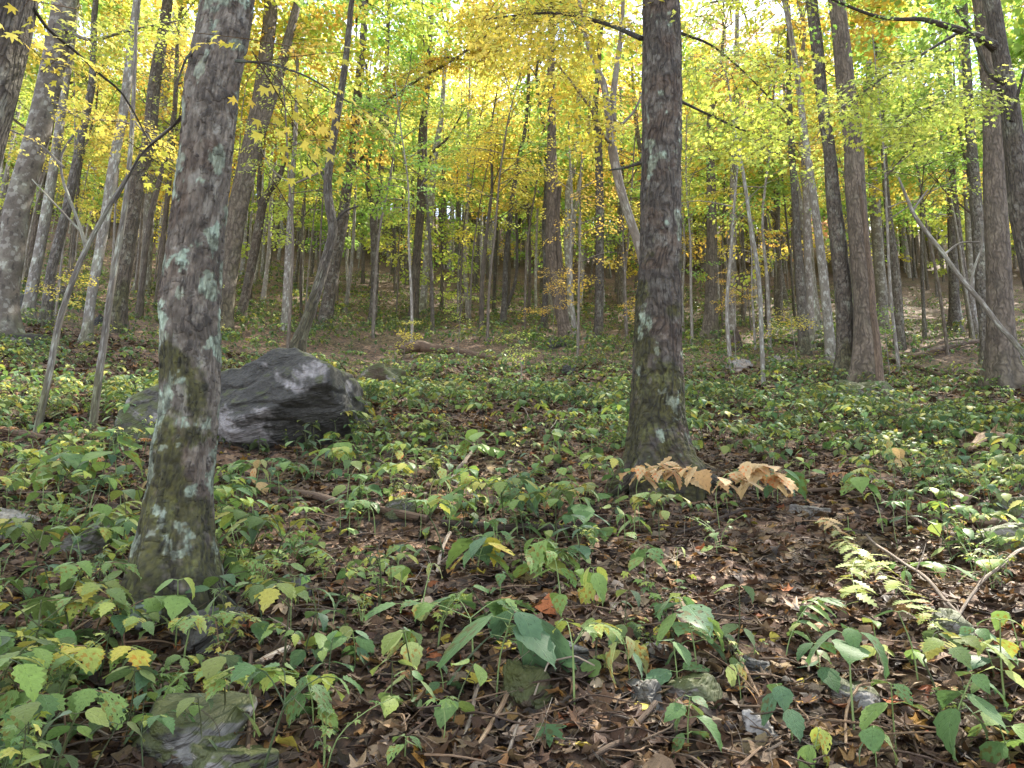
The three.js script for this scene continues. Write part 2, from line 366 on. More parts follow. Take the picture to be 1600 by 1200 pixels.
// a tree traced from its base upwards: pts = [u, v, width] in the photograph's pixels, all at one distance
function tracedTree(name, label, group, pts, o = {}) {
  const r = rngOf(7000 + Math.round(pts[0][0] * 3 + pts[0][1])), category = name === 'sapling' ? 'sapling' : 'tree';
  const base = o.d ? at(pts[0][0], pts[0][1], o.d) : hit(pts[0][0], pts[0][1]); const d = -base.z;
  const t = thing(name, base, label, category, group); trunksSeen.push([base.x, base.z, 0.5]);
  const P = [], R = [];
  P.push(base.clone().add(V(0, -0.5, 0))); R.push(metres(base, pts[0][2]) / 2);
  pts.forEach(([u, v, w], i) => { const p = at(u, v, d + (o.lean ?? 0) * i / pts.length); P.push(p); R.push(metres(p, w) / 2); });
  const last = P[P.length - 1], prev = P[P.length - 2], H = o.height ?? 13, rise = base.y + H - last.y;
  if (rise > 0.5) {
    const dir = last.clone().sub(prev).normalize().multiplyScalar(0.6).add(V(0, 0.4, 0)).normalize();
    for (const k of [0.35, 0.7, 1]) { P.push(last.clone().addScaledVector(dir, rise * k).add(V(r.r(-0.25, 0.25), 0, r.r(-0.25, 0.25)))); R.push(R[pts.length] * (1 - 0.75 * k)); }
  }
  const w0 = metres(base, pts[Math.min(1, pts.length - 1)][2]);
  const paint = o.paint ?? barkPaint(r, o.bark ?? {});
  const g = tube(local(P, base), R, o.rows ?? 60, o.seg ?? (w0 > 0.25 ? 24 : w0 > 0.1 ? 14 : 8), { paint: (q, a, h, rad) => paint(q.clone().add(base), a, h - 0.5, rad), bumps: o.bumps ?? ((h, a) => flareOf(o.flare ?? 0.5, w0 * 0.9, 4, base.x)(h - 0.5, a)) });
  part('trunk', g, o.mat ?? M.smooth, t);
  const sprays = [], top = P[P.length - 1];
  for (const l of o.limbs ?? []) {
    const dd = d + (l.off ?? 0), off2 = l.off2 ?? l.off ?? 0;
    const q = l.pts.map(([u, v, w], i) => { const p = at(u, v, mix(d, d + off2, l.pts.length > 1 ? i / (l.pts.length - 1) : 0) + (l.off2 === undefined ? (l.off ?? 0) : 0)); return [p, metres(p, w) / 2]; });
    part(l.name ?? 'limb', tube(local(q.map((e) => e[0]), base), q.map((e) => e[1]), l.rows ?? 16, q[0][1] > 0.04 ? 10 : 6, { paint: (p, a, h, rad) => paint(p.clone().add(base), a, l.name === 'root' ? 0.15 : 3, rad), bumps: (h, a, p, t) => 1 + 0.25 * Math.exp(-t * 12) + (l.name === 'root' ? 0.5 * (fbm(p.x * 14, p.y * 14 + a, p.z * 14, 3) - 0.5) : 0) }), o.mat ?? M.smooth, t);
    if (l.leaves) for (let i = 0; i < l.leaves; i++) {
      const f = r.r(l.from ?? 0.2, 1) * (q.length - 1), k = Math.min(q.length - 2, Math.floor(f)), p = q[k][0].clone().lerp(q[k + 1][0], f - k).add(V(r.n() * 0.18, r.n() * 0.12, r.n() * 0.25));
      sprays.push([p, r.r(-3.1, 3.1), r.r(-0.5, 0.1), r.r(-0.4, 0.4), (l.scale ?? 0.8) * r.r(0.7, 1.2), jitter(PAL[l.key ?? hue(pts[0][0], r, p.y)], r)]);
    }
  }
  if (o.crown !== 0) {
    const rx = o.rx ?? 2.6, ry = o.ry ?? 2.6, c = top.clone().add(V(0, -0.4, 0));
    const nl = o.crownLimbs ?? 5;
    for (let i = 0; i < nl; i++) {
      const y = r.r(0.55, 0.9), a = r() * 6.28, k = P.length - 1, s = last.clone().lerp(top, clamp((y - 0.4) * 1.4)), e = c.clone().add(V(Math.cos(a) * rx * 0.8, r.r(-0.1, 0.6) * ry, Math.sin(a) * rx * 0.8));
      const m = s.clone().lerp(e, 0.5).add(V(r.r(-0.2, 0.2), 0.3, r.r(-0.2, 0.2)));
      part('limb', tube(local([s, m, e], base), [R[R.length - 2] * 0.7, R[R.length - 2] * 0.45, 0.012], 8, 6, { paint: () => [0.8, 0.8, 0.8] }), o.mat ?? M.smooth, t);
    }
    ellipsoid(sprays, r, c, rx, ry, Math.round((o.crown ?? 110) * 0.62), o.leafScale ?? 1.5, o.key, pts[0][0]);
  }
  crown(t, sprays, o.near ?? false, Math.round(pts[0][0]));
  return t;
}

// ---- the two big trunks in front
function heroPaint(r, opt) {
  const s = opt.seed;
  return (q, a, h, rad) => {
    const n = fbm(q.x * 9 + s, q.y * 7, q.z * 9, 4), fine = noise(q.x * 90 + s, q.y * 60, q.z * 90), streak = noise(q.x * 60 + s, q.y * 14, q.z * 60), k = (0.5 + 0.8 * n) * (0.65 + 0.35 * fine + 0.4 * streak);
    const G = opt.gain ?? 0.85; let c = mix3([0.86 * k * G, 0.80 * k * G, 0.74 * k * G], [1.15 * k * G, 1.10 * k * G, 1.04 * k * G], step(0.4, 0.62, fbm(q.x * 3 + s, q.y * 2.2, q.z * 3, 3)));
    const d1 = step(0.54, 0.60, fbm(q.x * 5 + s + 20, q.y * 5, q.z * 5 + 7, 4)); c = mix3(c, [0.42, 0.33, 0.27], 0.75 * d1 * (opt.dark ?? 1));
    const e = fbm(q.x * 8.5 + s + 40, q.y * 7.5 + 13, q.z * 8.5, 5), edge = fbm(q.x * 40 + s, q.y * 40, q.z * 40, 3);
    const li = step(0.0, 0.035, e - (opt.lichenAt ?? 0.565) + (edge - 0.5) * 0.10); c = mix3(c, [1.05 * (0.6 + 0.8 * fine), 1.38 * (0.6 + 0.8 * fine), 1.20 * (0.6 + 0.8 * fine)], 0.85 * li);
    const pale = step(0.60, 0.63, fbm(q.x * 8 + s + 70, q.y * 7 + 3, q.z * 8, 4) + (edge - 0.5) * 0.08); c = mix3(c, [1.9, 1.85, 1.8], 0.6 * pale * (opt.pale ?? 1));
    const mo = step(0.42, 0.56, fbm(q.x * 7 + s + 55, q.y * 6, q.z * 7, 4) + opt.moss(h, a, q) + (edge - 0.5) * 0.18); c = mix3(c, [0.27 * (0.4 + fine), 0.29 * (0.4 + fine), 0.075], 0.92 * mo * (1 - 0.75 * li));
    return c;
  };
}
function heroBumps(k, len, s, rough) {
  const f = flareOf(k, len, 5, s);
  return (h, a, p, t) => { h -= 0.5; const x = Math.cos(a) * 3, z = Math.sin(a) * 3; return f(h, a) + rough * (fbm(x * 3.2 + s, h * 2.6, z * 3.2, 4) - 0.5) + 0.05 * (fbm(x * 0.7 + s, h * 1.2, z * 0.7, 2) - 0.5) + rough * 0.35 * (noise(x * 14, h * 16, z * 14) - 0.5) + rough * 0.55 * (Math.min(1, 4.2 * Math.abs(noise(x * 2.4 + fbm(x, h * 3, z, 2) + s, h * 9, z * 2.4) - 0.5)) - 0.8) + rough * 0.3 * (Math.min(1, 4 * Math.abs(noise(x * 5 + s, h * 26, z * 5) - 0.5)) - 0.8); };
}
tracedTree('lichened_tree', 'thick grey trunk with pale green lichen patches, leaning right in front of the big boulder', null,
  [[270, 935, 112], [273, 870, 106], [276, 820, 99], [281, 769, 93], [288, 701, 92], [296, 637, 88], [298, 553, 90], [298, 469, 91], [307, 371, 84], [322, 236, 81], [332, 135, 81], [356, 0, 78]],
  { mat: M.scale, near: true, rows: 760, seg: 176, height: 13, crown: 200, rx: 3.4, ry: 2.6, crownLimbs: 6,
    paint: heroPaint(null, { seed: 3.3, lichenAt: 0.548, gain: 0.66, pale: 0.22, moss: (h, a) => 0.27 - h * 0.38 + 0.14 * Math.cos(a - 2.6) * Math.exp(-Math.max(0, h - 0.4)) }),
    bumps: heroBumps(0.42, 0.30, 3.3, 0.10),
    limbs: [{ name: 'root', pts: [[255, 890, 50], [225, 925, 36], [200, 948, 22], [180, 960, 8]], off: -0.05 }, { name: 'root', pts: [[300, 890, 46], [330, 918, 34], [352, 940, 20], [372, 952, 8]], off: -0.05 }, { name: 'twig', pts: [[300, 84, 5], [292, 90, 4], [281, 118, 3], [272, 150, 2]], off: -0.1 }, { name: 'twig', pts: [[368, 95, 4], [420, 100, 3.5], [480, 120, 3], [545, 160, 2]], off: -0.25, leaves: 5, from: 0.25, key: 'yellow', scale: 0.6 }, { name: 'twig', pts: [[284, 182, 5], [262, 205, 4], [222, 240, 3.2], [180, 318, 2.5]], off: 0.05 }] });
tracedTree('dark_tree', 'thick dark ridged trunk with moss on its left flank and roots behind the tan leaves', null,
  [[1036, 752, 112], [1032, 715, 92], [1029, 680, 84], [1028, 637, 80], [1028, 570, 77], [1029, 469, 73], [1032, 400, 67], [1033, 270, 63], [1034, 135, 62], [1032, 0, 55]],
  { mat: M.plate, near: true, rows: 760, seg: 176, height: 15, crown: 200, rx: 3.6, ry: 2.8, crownLimbs: 6,
    paint: heroPaint(null, { seed: 8.1, lichenAt: 0.645, dark: 1, pale: 0.12, gain: 0.44, moss: (h, a, q) => 0.10 - h * 0.16 + 0.34 * Math.exp(-Math.pow((h - 1.42) / 0.24, 2)) * step(0.1, 0.8, -Math.cos(a)) + 0.12 * Math.exp(-Math.pow((h - 0.62) / 0.2, 2)) }),
    bumps: heroBumps(0.40, 0.36, 8.1, 0.10),
    limbs: [
      { name: 'root', pts: [[1062, 722, 40], [1090, 742, 30], [1122, 757, 22], [1152, 768, 12], [1175, 776, 6]], off: -0.12 },
      { name: 'root', pts: [[1010, 730, 34], [990, 750, 26], [965, 768, 14], [945, 780, 6]], off: -0.12 },
      { name: 'root', pts: [[1035, 735, 36], [1040, 765, 24], [1052, 782, 12]], off: -0.18 },
      { name: 'branch', pts: [[1064, 52, 4.4], [1110, 70, 3.6], [1160, 110, 3], [1215, 165, 2.2], [1245, 185, 2]], off2: 0.8, leaves: 50, key: 'lime', scale: 0.55 },
      { name: 'branch', pts: [[1063, 158, 4], [1120, 185, 3.4], [1180, 210, 2.6], [1250, 225, 1.6]], off2: 1.0, leaves: 40, key: 'lime', scale: 0.5 },
      { name: 'branch', pts: [[1002, 60, 7], [940, 35, 6], [860, 20, 5], [760, 30, 3]], off2: 2.2, leaves: 60, key: 'yellow', scale: 0.75 },
      { name: 'branch', pts: [[1000, 255, 5], [975, 262, 4], [952, 266, 2.5]], off2: -0.3, leaves: 0 },
    ] });

// ---- the other trunks one can tell apart
const T = tracedTree;
T('dark_tree', 'dark blurred trunk cut by the upper left corner, leaning right', null, [[-150, 700, 80], [-90, 420, 78], [-30, 200, 76], [-4, 100, 74], [18, 0, 72]], { d: 3.6, mat: M.plate, near: true, rows: 120, seg: 40, height: 10, crown: 120, rx: 2.6, bark: { base: [0.62, 0.58, 0.54], lichen: 0.15 },
  limbs: [{ name: 'branch', pts: [[52, 12, 5], [75, 45, 5], [115, 78, 4.5], [155, 115, 4], [190, 145, 3.5], [235, 225, 2]], off2: 0.6, leaves: 9, scale: 0.55, key: 'yellow' }] });
T('tree', 'pale grey mottled trunk near the left edge, second from the corner', null, [[4, 528, 38], [8, 460, 35], [18, 400, 35], [28, 320, 36], [52, 236, 36], [76, 135, 34], [100, 0, 31]], { mat: M.smooth, near: true, seg: 32, rows: 90, limbs: [{ name: 'branch', pts: [[92, 40, 6], [140, 62, 5], [200, 48, 4], [290, 30, 2]], off2: -1.0, leaves: 60, scale: 0.7, key: 'lime' }, { name: 'branch', pts: [[70, 150, 5], [130, 185, 4], [190, 190, 3], [255, 215, 2]], off2: -1, leaves: 40, scale: 0.65, key: 'yellow' }], bark: { base: [0.62, 0.56, 0.5], lichen: 0.3, moss: 0.5, mossTop: 1.6 } });
T('tree', 'brown mossy trunk between the left edge and the lichened trunk, thicker of the close pair', null, [[182, 518, 25], [190, 450, 22], [200, 370, 23], [211, 300, 23], [212, 280, 22], [230, 236, 20], [241, 135, 18], [262, 0, 15]], { mat: M.plate, bark: { base: [0.85, 0.72, 0.55], moss: 0.7, mossTop: 2 } });
T('tree', 'paler straight trunk just right of the brown mossy trunk on the left', null, [[222, 458, 23], [228, 380, 20], [232, 300, 19], [246, 200, 18], [272, 50, 14], [280, 0, 13]], { mat: M.smooth });
T('tree', 'slim lichen-spotted trunk standing by the dark hollow between the left rocks', null, [[135, 535, 16], [142, 470, 15], [158, 380, 15], [168, 320, 15], [180, 240, 14], [192, 180, 13], [202, 100, 13], [212, 20, 12]], { mat: M.smooth, bark: { lichen: 0.6 } });
T('sapling', 'slender grey-barked young tree left of the lichened trunk with its foot among broad leaves', null, [[145, 668, 12], [153, 600, 11.5], [163, 530, 11], [174, 450, 10], [186, 380, 9.5], [197, 310, 8.5], [205, 220, 7.5], [211, 100, 6], [216, 0, 5]], { mat: M.smooth, height: 8, crown: 36, rx: 1.6, ry: 1.6, bark: { lichen: 0.4, base: [0.75, 0.72, 0.68] }, flare: 0.2 });
T('sapling', 'thin grey sapling forking into dark curved stems at the far left', null, [[56, 684, 11], [78, 580, 10], [91, 509, 9.5], [115, 435, 8.5], [135, 388, 8], [155, 350, 7], [182, 304, 6.5], [236, 226, 5], [287, 184, 3]], { mat: M.smooth, near: true, height: 3.1, crown: 0, flare: 0.15, bark: { lichen: 0.4, base: [0.62, 0.6, 0.57] },
  limbs: [{ pts: [[135, 388, 6], [122, 345, 5], [98, 280, 4.5], [96, 243, 4], [112, 215, 3.5], [128, 196, 2]], off: 0.02 }, { pts: [[100, 262, 4], [60, 225, 3.2], [10, 200, 2.2]], off: -0.05, leaves: 5, key: 'yellow', scale: 0.4 }, { pts: [[125, 360, 3.5], [85, 318, 2.6], [50, 280, 2]], off: 0.05 }, { pts: [[240, 222, 3], [215, 195, 2.4], [196, 160, 2]], off: 0.05, leaves: 6, key: 'yellow', scale: 0.5 }] });
T('tree', 'crooked dark trunk among the left boulders', null, [[72, 508, 16], [78, 440, 15], [88, 391, 15], [104, 330, 14], [112, 290, 14], [128, 210, 12], [143, 135, 11], [145, 110, 10], [150, 0, 8]], { mat: M.plate });
T('tree', 'grey trunk with a pale split side behind the left boulders', null, [[42, 500, 18], [52, 440, 16], [62, 390, 15], [71, 340, 15], [84, 260, 14], [98, 160, 13], [118, 0, 11]], { mat: M.smooth, bark: { lichen: 0.5 } });
T('tree', 'ridged brown tree that leans out right of the lichened trunk and forks high up', null, [[346, 520, 30], [352, 460, 29], [360, 400, 29], [371, 330, 29], [384, 270, 29], [396, 215, 28], [407, 150, 24], [416, 80, 22], [424, 0, 20]], { mat: M.ridge, bark: { base: [1.1, 1.0, 0.85], moss: 0.4, mossTop: 2 },
  limbs: [{ pts: [[402, 210, 20], [420, 165, 18], [434, 125, 16], [450, 62, 14], [466, 0, 12], [478, -60, 8]], off: -0.02 }] });
T('tree', 'small crooked dark tree forking low between lichened trunk and boulder', null, [[376, 500, 14], [388, 440, 14], [400, 380, 14], [406, 345, 14], [412, 315, 11], [420, 300, 10], [436, 277, 8], [448, 240, 6]], { mat: M.plate, height: 8, crown: 30, rx: 1.4, bark: { base: [0.8, 0.65, 0.5] }, limbs: [{ pts: [[407, 335, 7], [404, 290, 6], [408, 230, 5], [400, 170, 4]], off: 0 }] });
T('tree', 'wavy grey young tree rising from behind the top of the big boulder', null, [[466, 540, 19], [478, 505, 18], [496, 452, 17], [511, 400, 16], [520, 360, 15], [514, 317, 14], [512, 285, 13], [523, 202, 12], [532, 150, 11], [538, 110, 10], [546, 40, 9], [550, 0, 8]], { d: 8.9, mat: M.plate, bark: { base: [0.8, 0.74, 0.66], lichen: 0.3 }, limbs: [{ name: 'branch', pts: [[521, 350, 6], [540, 330, 4], [560, 322, 2.5]], off: 0.1 }, { name: 'branch', pts: [[512, 290, 5], [498, 262, 3.5], [480, 240, 2]], off: 0 }], height: 10, crown: 70 });
T('tree', 'dark bent tree right behind the wavy grey one', null, [[506, 515, 20], [515, 460, 19], [523, 410, 19], [537, 334, 18], [541, 300, 16], [551, 236, 14], [559, 150, 14], [567, 67, 11], [571, 0, 9]], { mat: M.plate, bark: { base: [0.75, 0.66, 0.55] },
  limbs: [{ name: 'branch', pts: [[556, 190, 6], [577, 178, 5.5], [608, 155, 5], [652, 125, 4.5], [712, 91, 4], [753, 61, 3.6], [827, 17, 3], [900, -4, 2]], off2: -2.5, rows: 30, leaves: 120, key: 'yellow', scale: 0.8, from: 0.3 },
    { name: 'branch', pts: [[548, 262, 5], [580, 230, 4], [611, 138, 3.6], [650, 108, 3.6], [690, 90, 3.4], [730, 93, 3.2], [766, 81, 3]], off2: -1.5, rows: 24, leaves: 70, key: 'gold', scale: 0.75, from: 0.3 }] });
T('tree', 'slim dark tree that forks in two a third of the way up, left of centre', null, [[582, 508, 12], [584, 470, 12], [586, 435, 12], [585, 380, 12], [585, 330, 13], [593, 300, 11], [594, 275, 9], [603, 202, 8], [604, 101, 7], [608, 0, 6]], { mat: M.plate, bark: { base: [0.7, 0.62, 0.5] }, limbs: [{ pts: [[586, 335, 9], [576, 300, 8], [574, 270, 7], [580, 202, 6.5], [577, 168, 5], [572, 100, 4]], off: 0.05 }], key: 'green' });
T('tree', 'straight dark trunk left of centre with a burl half way up', null, [[646, 504, 15], [649, 440, 14], [652, 390, 13.5], [657, 330, 13], [659, 295, 15], [657, 270, 11], [660, 202, 11], [668, 135, 9], [672, 60, 8], [676, 0, 7]], { mat: M.ridge, bark: { base: [0.8, 0.72, 0.62] }, key: 'green', limbs: [{ pts: [[659, 285, 5], [675, 240, 4], [700, 215, 3.5], [728, 165, 2.5]], off: 0 }] });
T('tree', 'pale grey slender trunk just right of the burled dark one', null, [[660, 490, 11], [664, 440, 11], [668, 384, 11], [675, 300, 10], [678, 262, 9], [683, 220, 9], [689, 189, 8], [694, 120, 7], [700, 40, 6]], { mat: M.smooth, bark: { base: [1.3, 1.3, 1.3] } });
T('tree', 'broad brown trunk with a forked dead partner, right of centre', null, [[886, 534, 22], [880, 505, 19], [872, 469, 19], [866, 430, 19], [862, 395, 20], [863, 340, 20], [864, 304, 20], [862, 250, 16], [862, 202, 13], [861, 101, 12], [863, 0, 10]], { mat: M.ridge, bark: { base: [1.05, 0.86, 0.68], lichen: 0.1 }, limbs: [{ pts: [[888, 528, 9], [879, 450, 8], [874, 390, 8], [872, 330, 6], [876, 290, 4]], off: -0.1 }] });
T('tree', 'dark slim trunk just left of the broad brown one', null, [[850, 515, 11], [852, 470, 10], [853, 420, 9], [850, 360, 8], [854, 280, 7], [850, 200, 6]], { mat: M.plate, bark: { base: [0.6, 0.55, 0.5] } });
T('tree', 'pale speckled trunk with a parallel twin, right of centre', null, [[890, 505, 9], [890, 440, 9], [885, 380, 9], [887, 330, 9], [888, 294, 9], [898, 253, 9], [903, 202, 8.5], [905, 135, 8], [907, 40, 6]], { mat: M.smooth, bark: { base: [1.4, 1.4, 1.4], lichen: 0.6 }, limbs: [{ pts: [[893, 385, 6], [898, 337, 6.5], [905, 287, 6], [918, 220, 5], [922, 150, 4]], off: 0.1 }] });
T('tree', 'straight dark trunk with pale flecks left of the thick dark trunk', null, [[935, 532, 15], [936, 480, 14], [937, 435, 14], [937, 370, 13], [937, 310, 13], [936, 270, 12], [934, 210, 12], [930, 180, 10], [935, 100, 8], [938, 0, 7]], { mat: M.plate, bark: { base: [0.65, 0.58, 0.48], lichen: 0.5 } });
T('tree', 'leaning forked tree whose stem comes from behind the thick dark trunk', null, [[1024, 560, 16], [1014, 460, 15], [999, 388, 14], [972, 304, 14], [958, 240, 15], [953, 200, 14], [948, 160, 11], [942, 128, 10], [930, 100, 8], [918, 67, 7], [905, 0, 5]], { d: 9.6, height: 11, mat: M.smooth, bark: { base: [0.95, 0.82, 0.7] },
  limbs: [{ pts: [[957, 190, 11], [958, 150, 10], [962, 118, 9], [967, 80, 8], [972, 40, 7], [974, -20, 5]], off: 0.05 }, { pts: [[956, 222, 7], [945, 215, 5], [925, 175, 4], [898, 135, 4], [868, 98, 3.5], [837, 73, 3], [800, 70, 2]], off2: -1, leaves: 45, key: 'yellow', scale: 0.6 }, { pts: [[960, 205, 5], [990, 175, 4], [1002, 150, 3]], off: 0.05 }] });
T('tree', 'grey-brown trunk right of the thick dark trunk, broad at the foot', null, [[1110, 528, 22], [1111, 480, 20], [1112, 420, 19], [1112, 350, 16], [1111, 285, 14], [1110, 250, 12], [1109, 210, 11], [1112, 170, 10], [1124, 130, 7], [1130, 60, 6]], { mat: M.ridge, bark: { base: [1.05, 1, 0.95] } });
T('tree', 'straight narrow trunk beside a small broken stump right of centre', null, [[1143, 528, 14], [1143, 480, 13.5], [1143, 420, 13], [1145, 350, 11], [1146, 280, 10], [1150, 160, 8], [1152, 0, 6]], { mat: M.smooth, bark: { base: [0.95, 0.9, 0.85] } });
T('sapling', 'slender pale grey sapling rising from the green patch right of centre', null, [[1193, 602, 7], [1190, 530, 7], [1187, 452, 7], [1181, 400, 6.5], [1174, 360, 6], [1167, 310, 6], [1161, 270, 5.5], [1148, 202, 5], [1141, 152, 3.5]], { mat: M.smooth, height: 7.5, crown: 50, near: true, leafScale: 0.9, rx: 1.8, ry: 1.6, flare: 0.2, bark: { base: [0.95, 0.96, 0.9], lichen: 0.5 }, key: 'lime' });
T('tree', 'dark narrow trunk leaning against a grey partner, right of centre', null, [[1257, 552, 17], [1254, 500, 16], [1251, 450, 15], [1246, 380, 12], [1244, 337, 11], [1240, 280, 10], [1236, 220, 10], [1232, 120, 8], [1230, 0, 6]], { mat: M.plate, bark: { base: [0.75, 0.7, 0.66] } });
T('tree', 'grey partner trunk behind the dark narrow one, right of centre', null, [[1268, 548, 12], [1266, 480, 11], [1262, 400, 11], [1261, 334, 11], [1256, 240, 9], [1252, 100, 7]], { mat: M.smooth, bark: { base: [1.1, 1, 0.95] } });
T('tree', 'dark trunk with white flecks, left of the close pair on the right', null, [[1322, 592, 30], [1321, 550, 27], [1320, 502, 26], [1316, 440, 26], [1310, 384, 25], [1302, 310, 22], [1296, 236, 18], [1286, 169, 17], [1276, 67, 18], [1268, 0, 17]], { mat: M.plate, seg: 32, rows: 90, bark: { base: [0.72, 0.62, 0.52], lichen: 0.5, moss: 0.5 }, height: 14, crown: 140 });
T('tree', 'fibrous brown trunk of the close pair on the right, a dead stem against it', null, [[1353, 600, 40], [1352, 540, 36], [1350, 469, 32], [1344, 400, 31], [1339, 330, 30], [1336, 290, 30], [1333, 220, 28], [1322, 140, 27], [1315, 67, 25], [1307, 0, 24]], { mat: M.ridge, seg: 32, rows: 90, bark: { base: [1.05, 0.92, 0.78], lichen: 0.15, moss: 0.3 }, height: 15, crown: 140 });
T('dead_sapling', 'bare tan dead stem leaning against the fibrous brown trunk on the right', null, [[1377, 620, 14], [1374, 580, 12], [1370, 530, 11], [1364, 486, 10], [1361, 430, 9], [1355, 384, 8], [1349, 330, 7], [1343, 290, 4]], { crown: 0, height: 1, mat: M.ridge, flare: 0.3, bark: { base: [1.7, 1.25, 0.95], moss: 0, lichen: 0 } });
T('tree', 'grey trunk close behind the fibrous brown one on the right', null, [[1380, 520, 17], [1378, 470, 16], [1374, 418, 16], [1368, 340, 15], [1365, 290, 14], [1360, 200, 12], [1358, 80, 10]], { mat: M.smooth, bark: { base: [0.9, 0.88, 0.85], lichen: 0.4 } });
T('sapling', 'pale bare sapling arching down across the ridged trunk at the right edge', null, [[1650, 640, 9], [1597, 550, 8.5], [1559, 506, 8], [1537, 476, 7.6], [1516, 452, 7.4], [1494, 425, 7], [1475, 398, 6.6], [1452, 368, 6], [1431, 340, 6], [1418, 312, 5], [1404, 277, 3]], { d: 9.5, height: 1, crown: 0, mat: M.smooth, flare: 0.1, bark: { base: [1.0, 0.98, 0.94], moss: 0, lichen: 0.4 }, limbs: [{ name: 'branch', pts: [[1424, 333, 4], [1436, 315, 3.5], [1450, 296, 2]], off: 0 }, { name: 'branch', pts: [[1516, 452, 5], [1522, 420, 4], [1535, 380, 3], [1530, 340, 2]], off: 0 }, { name: 'branch', pts: [[1475, 398, 4], [1500, 380, 3], [1530, 378, 2]], off: 0.1 }] });
T('tree', 'deeply ridged tan-brown trunk near the right edge', null, [[1566, 604, 46], [1565, 560, 40], [1563, 502, 36], [1561, 440, 34], [1558, 367, 33], [1554, 300, 31], [1553, 236, 30], [1551, 152, 30], [1543, 70, 30], [1536, 0, 29]], { mat: M.ridge, seg: 48, rows: 120, bark: { base: [1.0, 0.9, 0.8], moss: 0.2, lichen: 0.1 }, height: 15, crown: 120 });
T('dark_tree', 'dark trunk entering from the right edge with a long limb reaching left at the top', null, [[1650, 620, 44], [1636, 520, 40], [1610, 400, 36], [1597, 337, 35], [1586, 236, 30], [1576, 152, 26], [1563, 84, 23], [1549, 0, 22]], { d: 9.2, mat: M.plate, seg: 32, rows: 90, bark: { base: [0.62, 0.56, 0.5], moss: 0.3 }, height: 12, crown: 120,
  limbs: [{ pts: [[1556, 74, 14], [1537, 62, 12], [1499, 47, 11], [1470, 38, 9], [1441, 30, 7], [1404, 30, 6], [1364, 24, 5], [1310, 3, 4], [1270, -14, 3]], off2: -1.2, rows: 24, leaves: 14, key: 'green', scale: 0.55 },
    { pts: [[1570, 130, 7], [1548, 118, 6], [1530, 80, 6], [1515, 45, 5], [1490, 10, 4]], off: -0.2 }, { pts: [[1580, 190, 6], [1590, 150, 5], [1605, 90, 4]], off: -0.2 },
    { name: 'branch', pts: [[1499, 50, 5], [1440, 85, 4], [1390, 115, 3.5], [1340, 150, 3], [1310, 170, 2]], off2: -1.6, leaves: 60, key: 'lime', scale: 0.6 }, { name: 'branch', pts: [[1560, 140, 5], [1510, 150, 4], [1460, 165, 3], [1400, 190, 2.5]], off2: -1.4, leaves: 55, key: 'lime', scale: 0.6 }], near: true });
T('tree', 'dark gently curved trunk left of the ridged trunk at the right edge', null, [[1492, 518, 16], [1491, 470, 15], [1490, 435, 14], [1487, 334, 13], [1487, 270, 11], [1485, 202, 10], [1482, 100, 9], [1478, 0, 8]], { mat: M.plate, bark: { base: [0.7, 0.66, 0.62] } });
T('tree', 'mottled trunk close left of the ridged trunk at the right edge', null, [[1545, 568, 20], [1538, 480, 19], [1532, 418, 19], [1527, 340, 18], [1523, 287, 16], [1516, 202, 14], [1510, 90, 12], [1506, 0, 10]], { mat: M.plate, bark: { lichen: 0.5 } });
T('tree', 'thinner grey trunk between the curved dark trunk and the mottled one on the right', null, [[1520, 512, 13], [1517, 440, 12], [1514, 350, 11], [1510, 280, 10], [1504, 150, 8], [1500, 0, 7]], { mat: M.smooth });
T('sapling', 'thin dark sapling at the centre with a straight stem and yellow-green leaves', null, [[771, 490, 5.5], [773, 440, 5.2], [775, 380, 5], [778, 304, 4.5], [778, 240, 4], [778, 186, 3]], { mat: M.plate, height: 7, crown: 46, rx: 1.6, ry: 1.7, key: 'lime', leafScale: 1.0, bark: { base: [0.55, 0.5, 0.42] } });
T('tree', 'slim leaning pair of stems right of the central sapling', null, [[786, 505, 9], [789, 450, 8.5], [791, 400, 8], [797, 340, 8], [802, 300, 7.5], [812, 240, 7], [820, 205, 6], [826, 120, 5]], { mat: M.plate, bark: { base: [0.75, 0.72, 0.7] }, limbs: [{ pts: [[787, 490, 6], [805, 440, 5], [808, 380, 4.5], [806, 320, 4]], off: 0.1 }] });

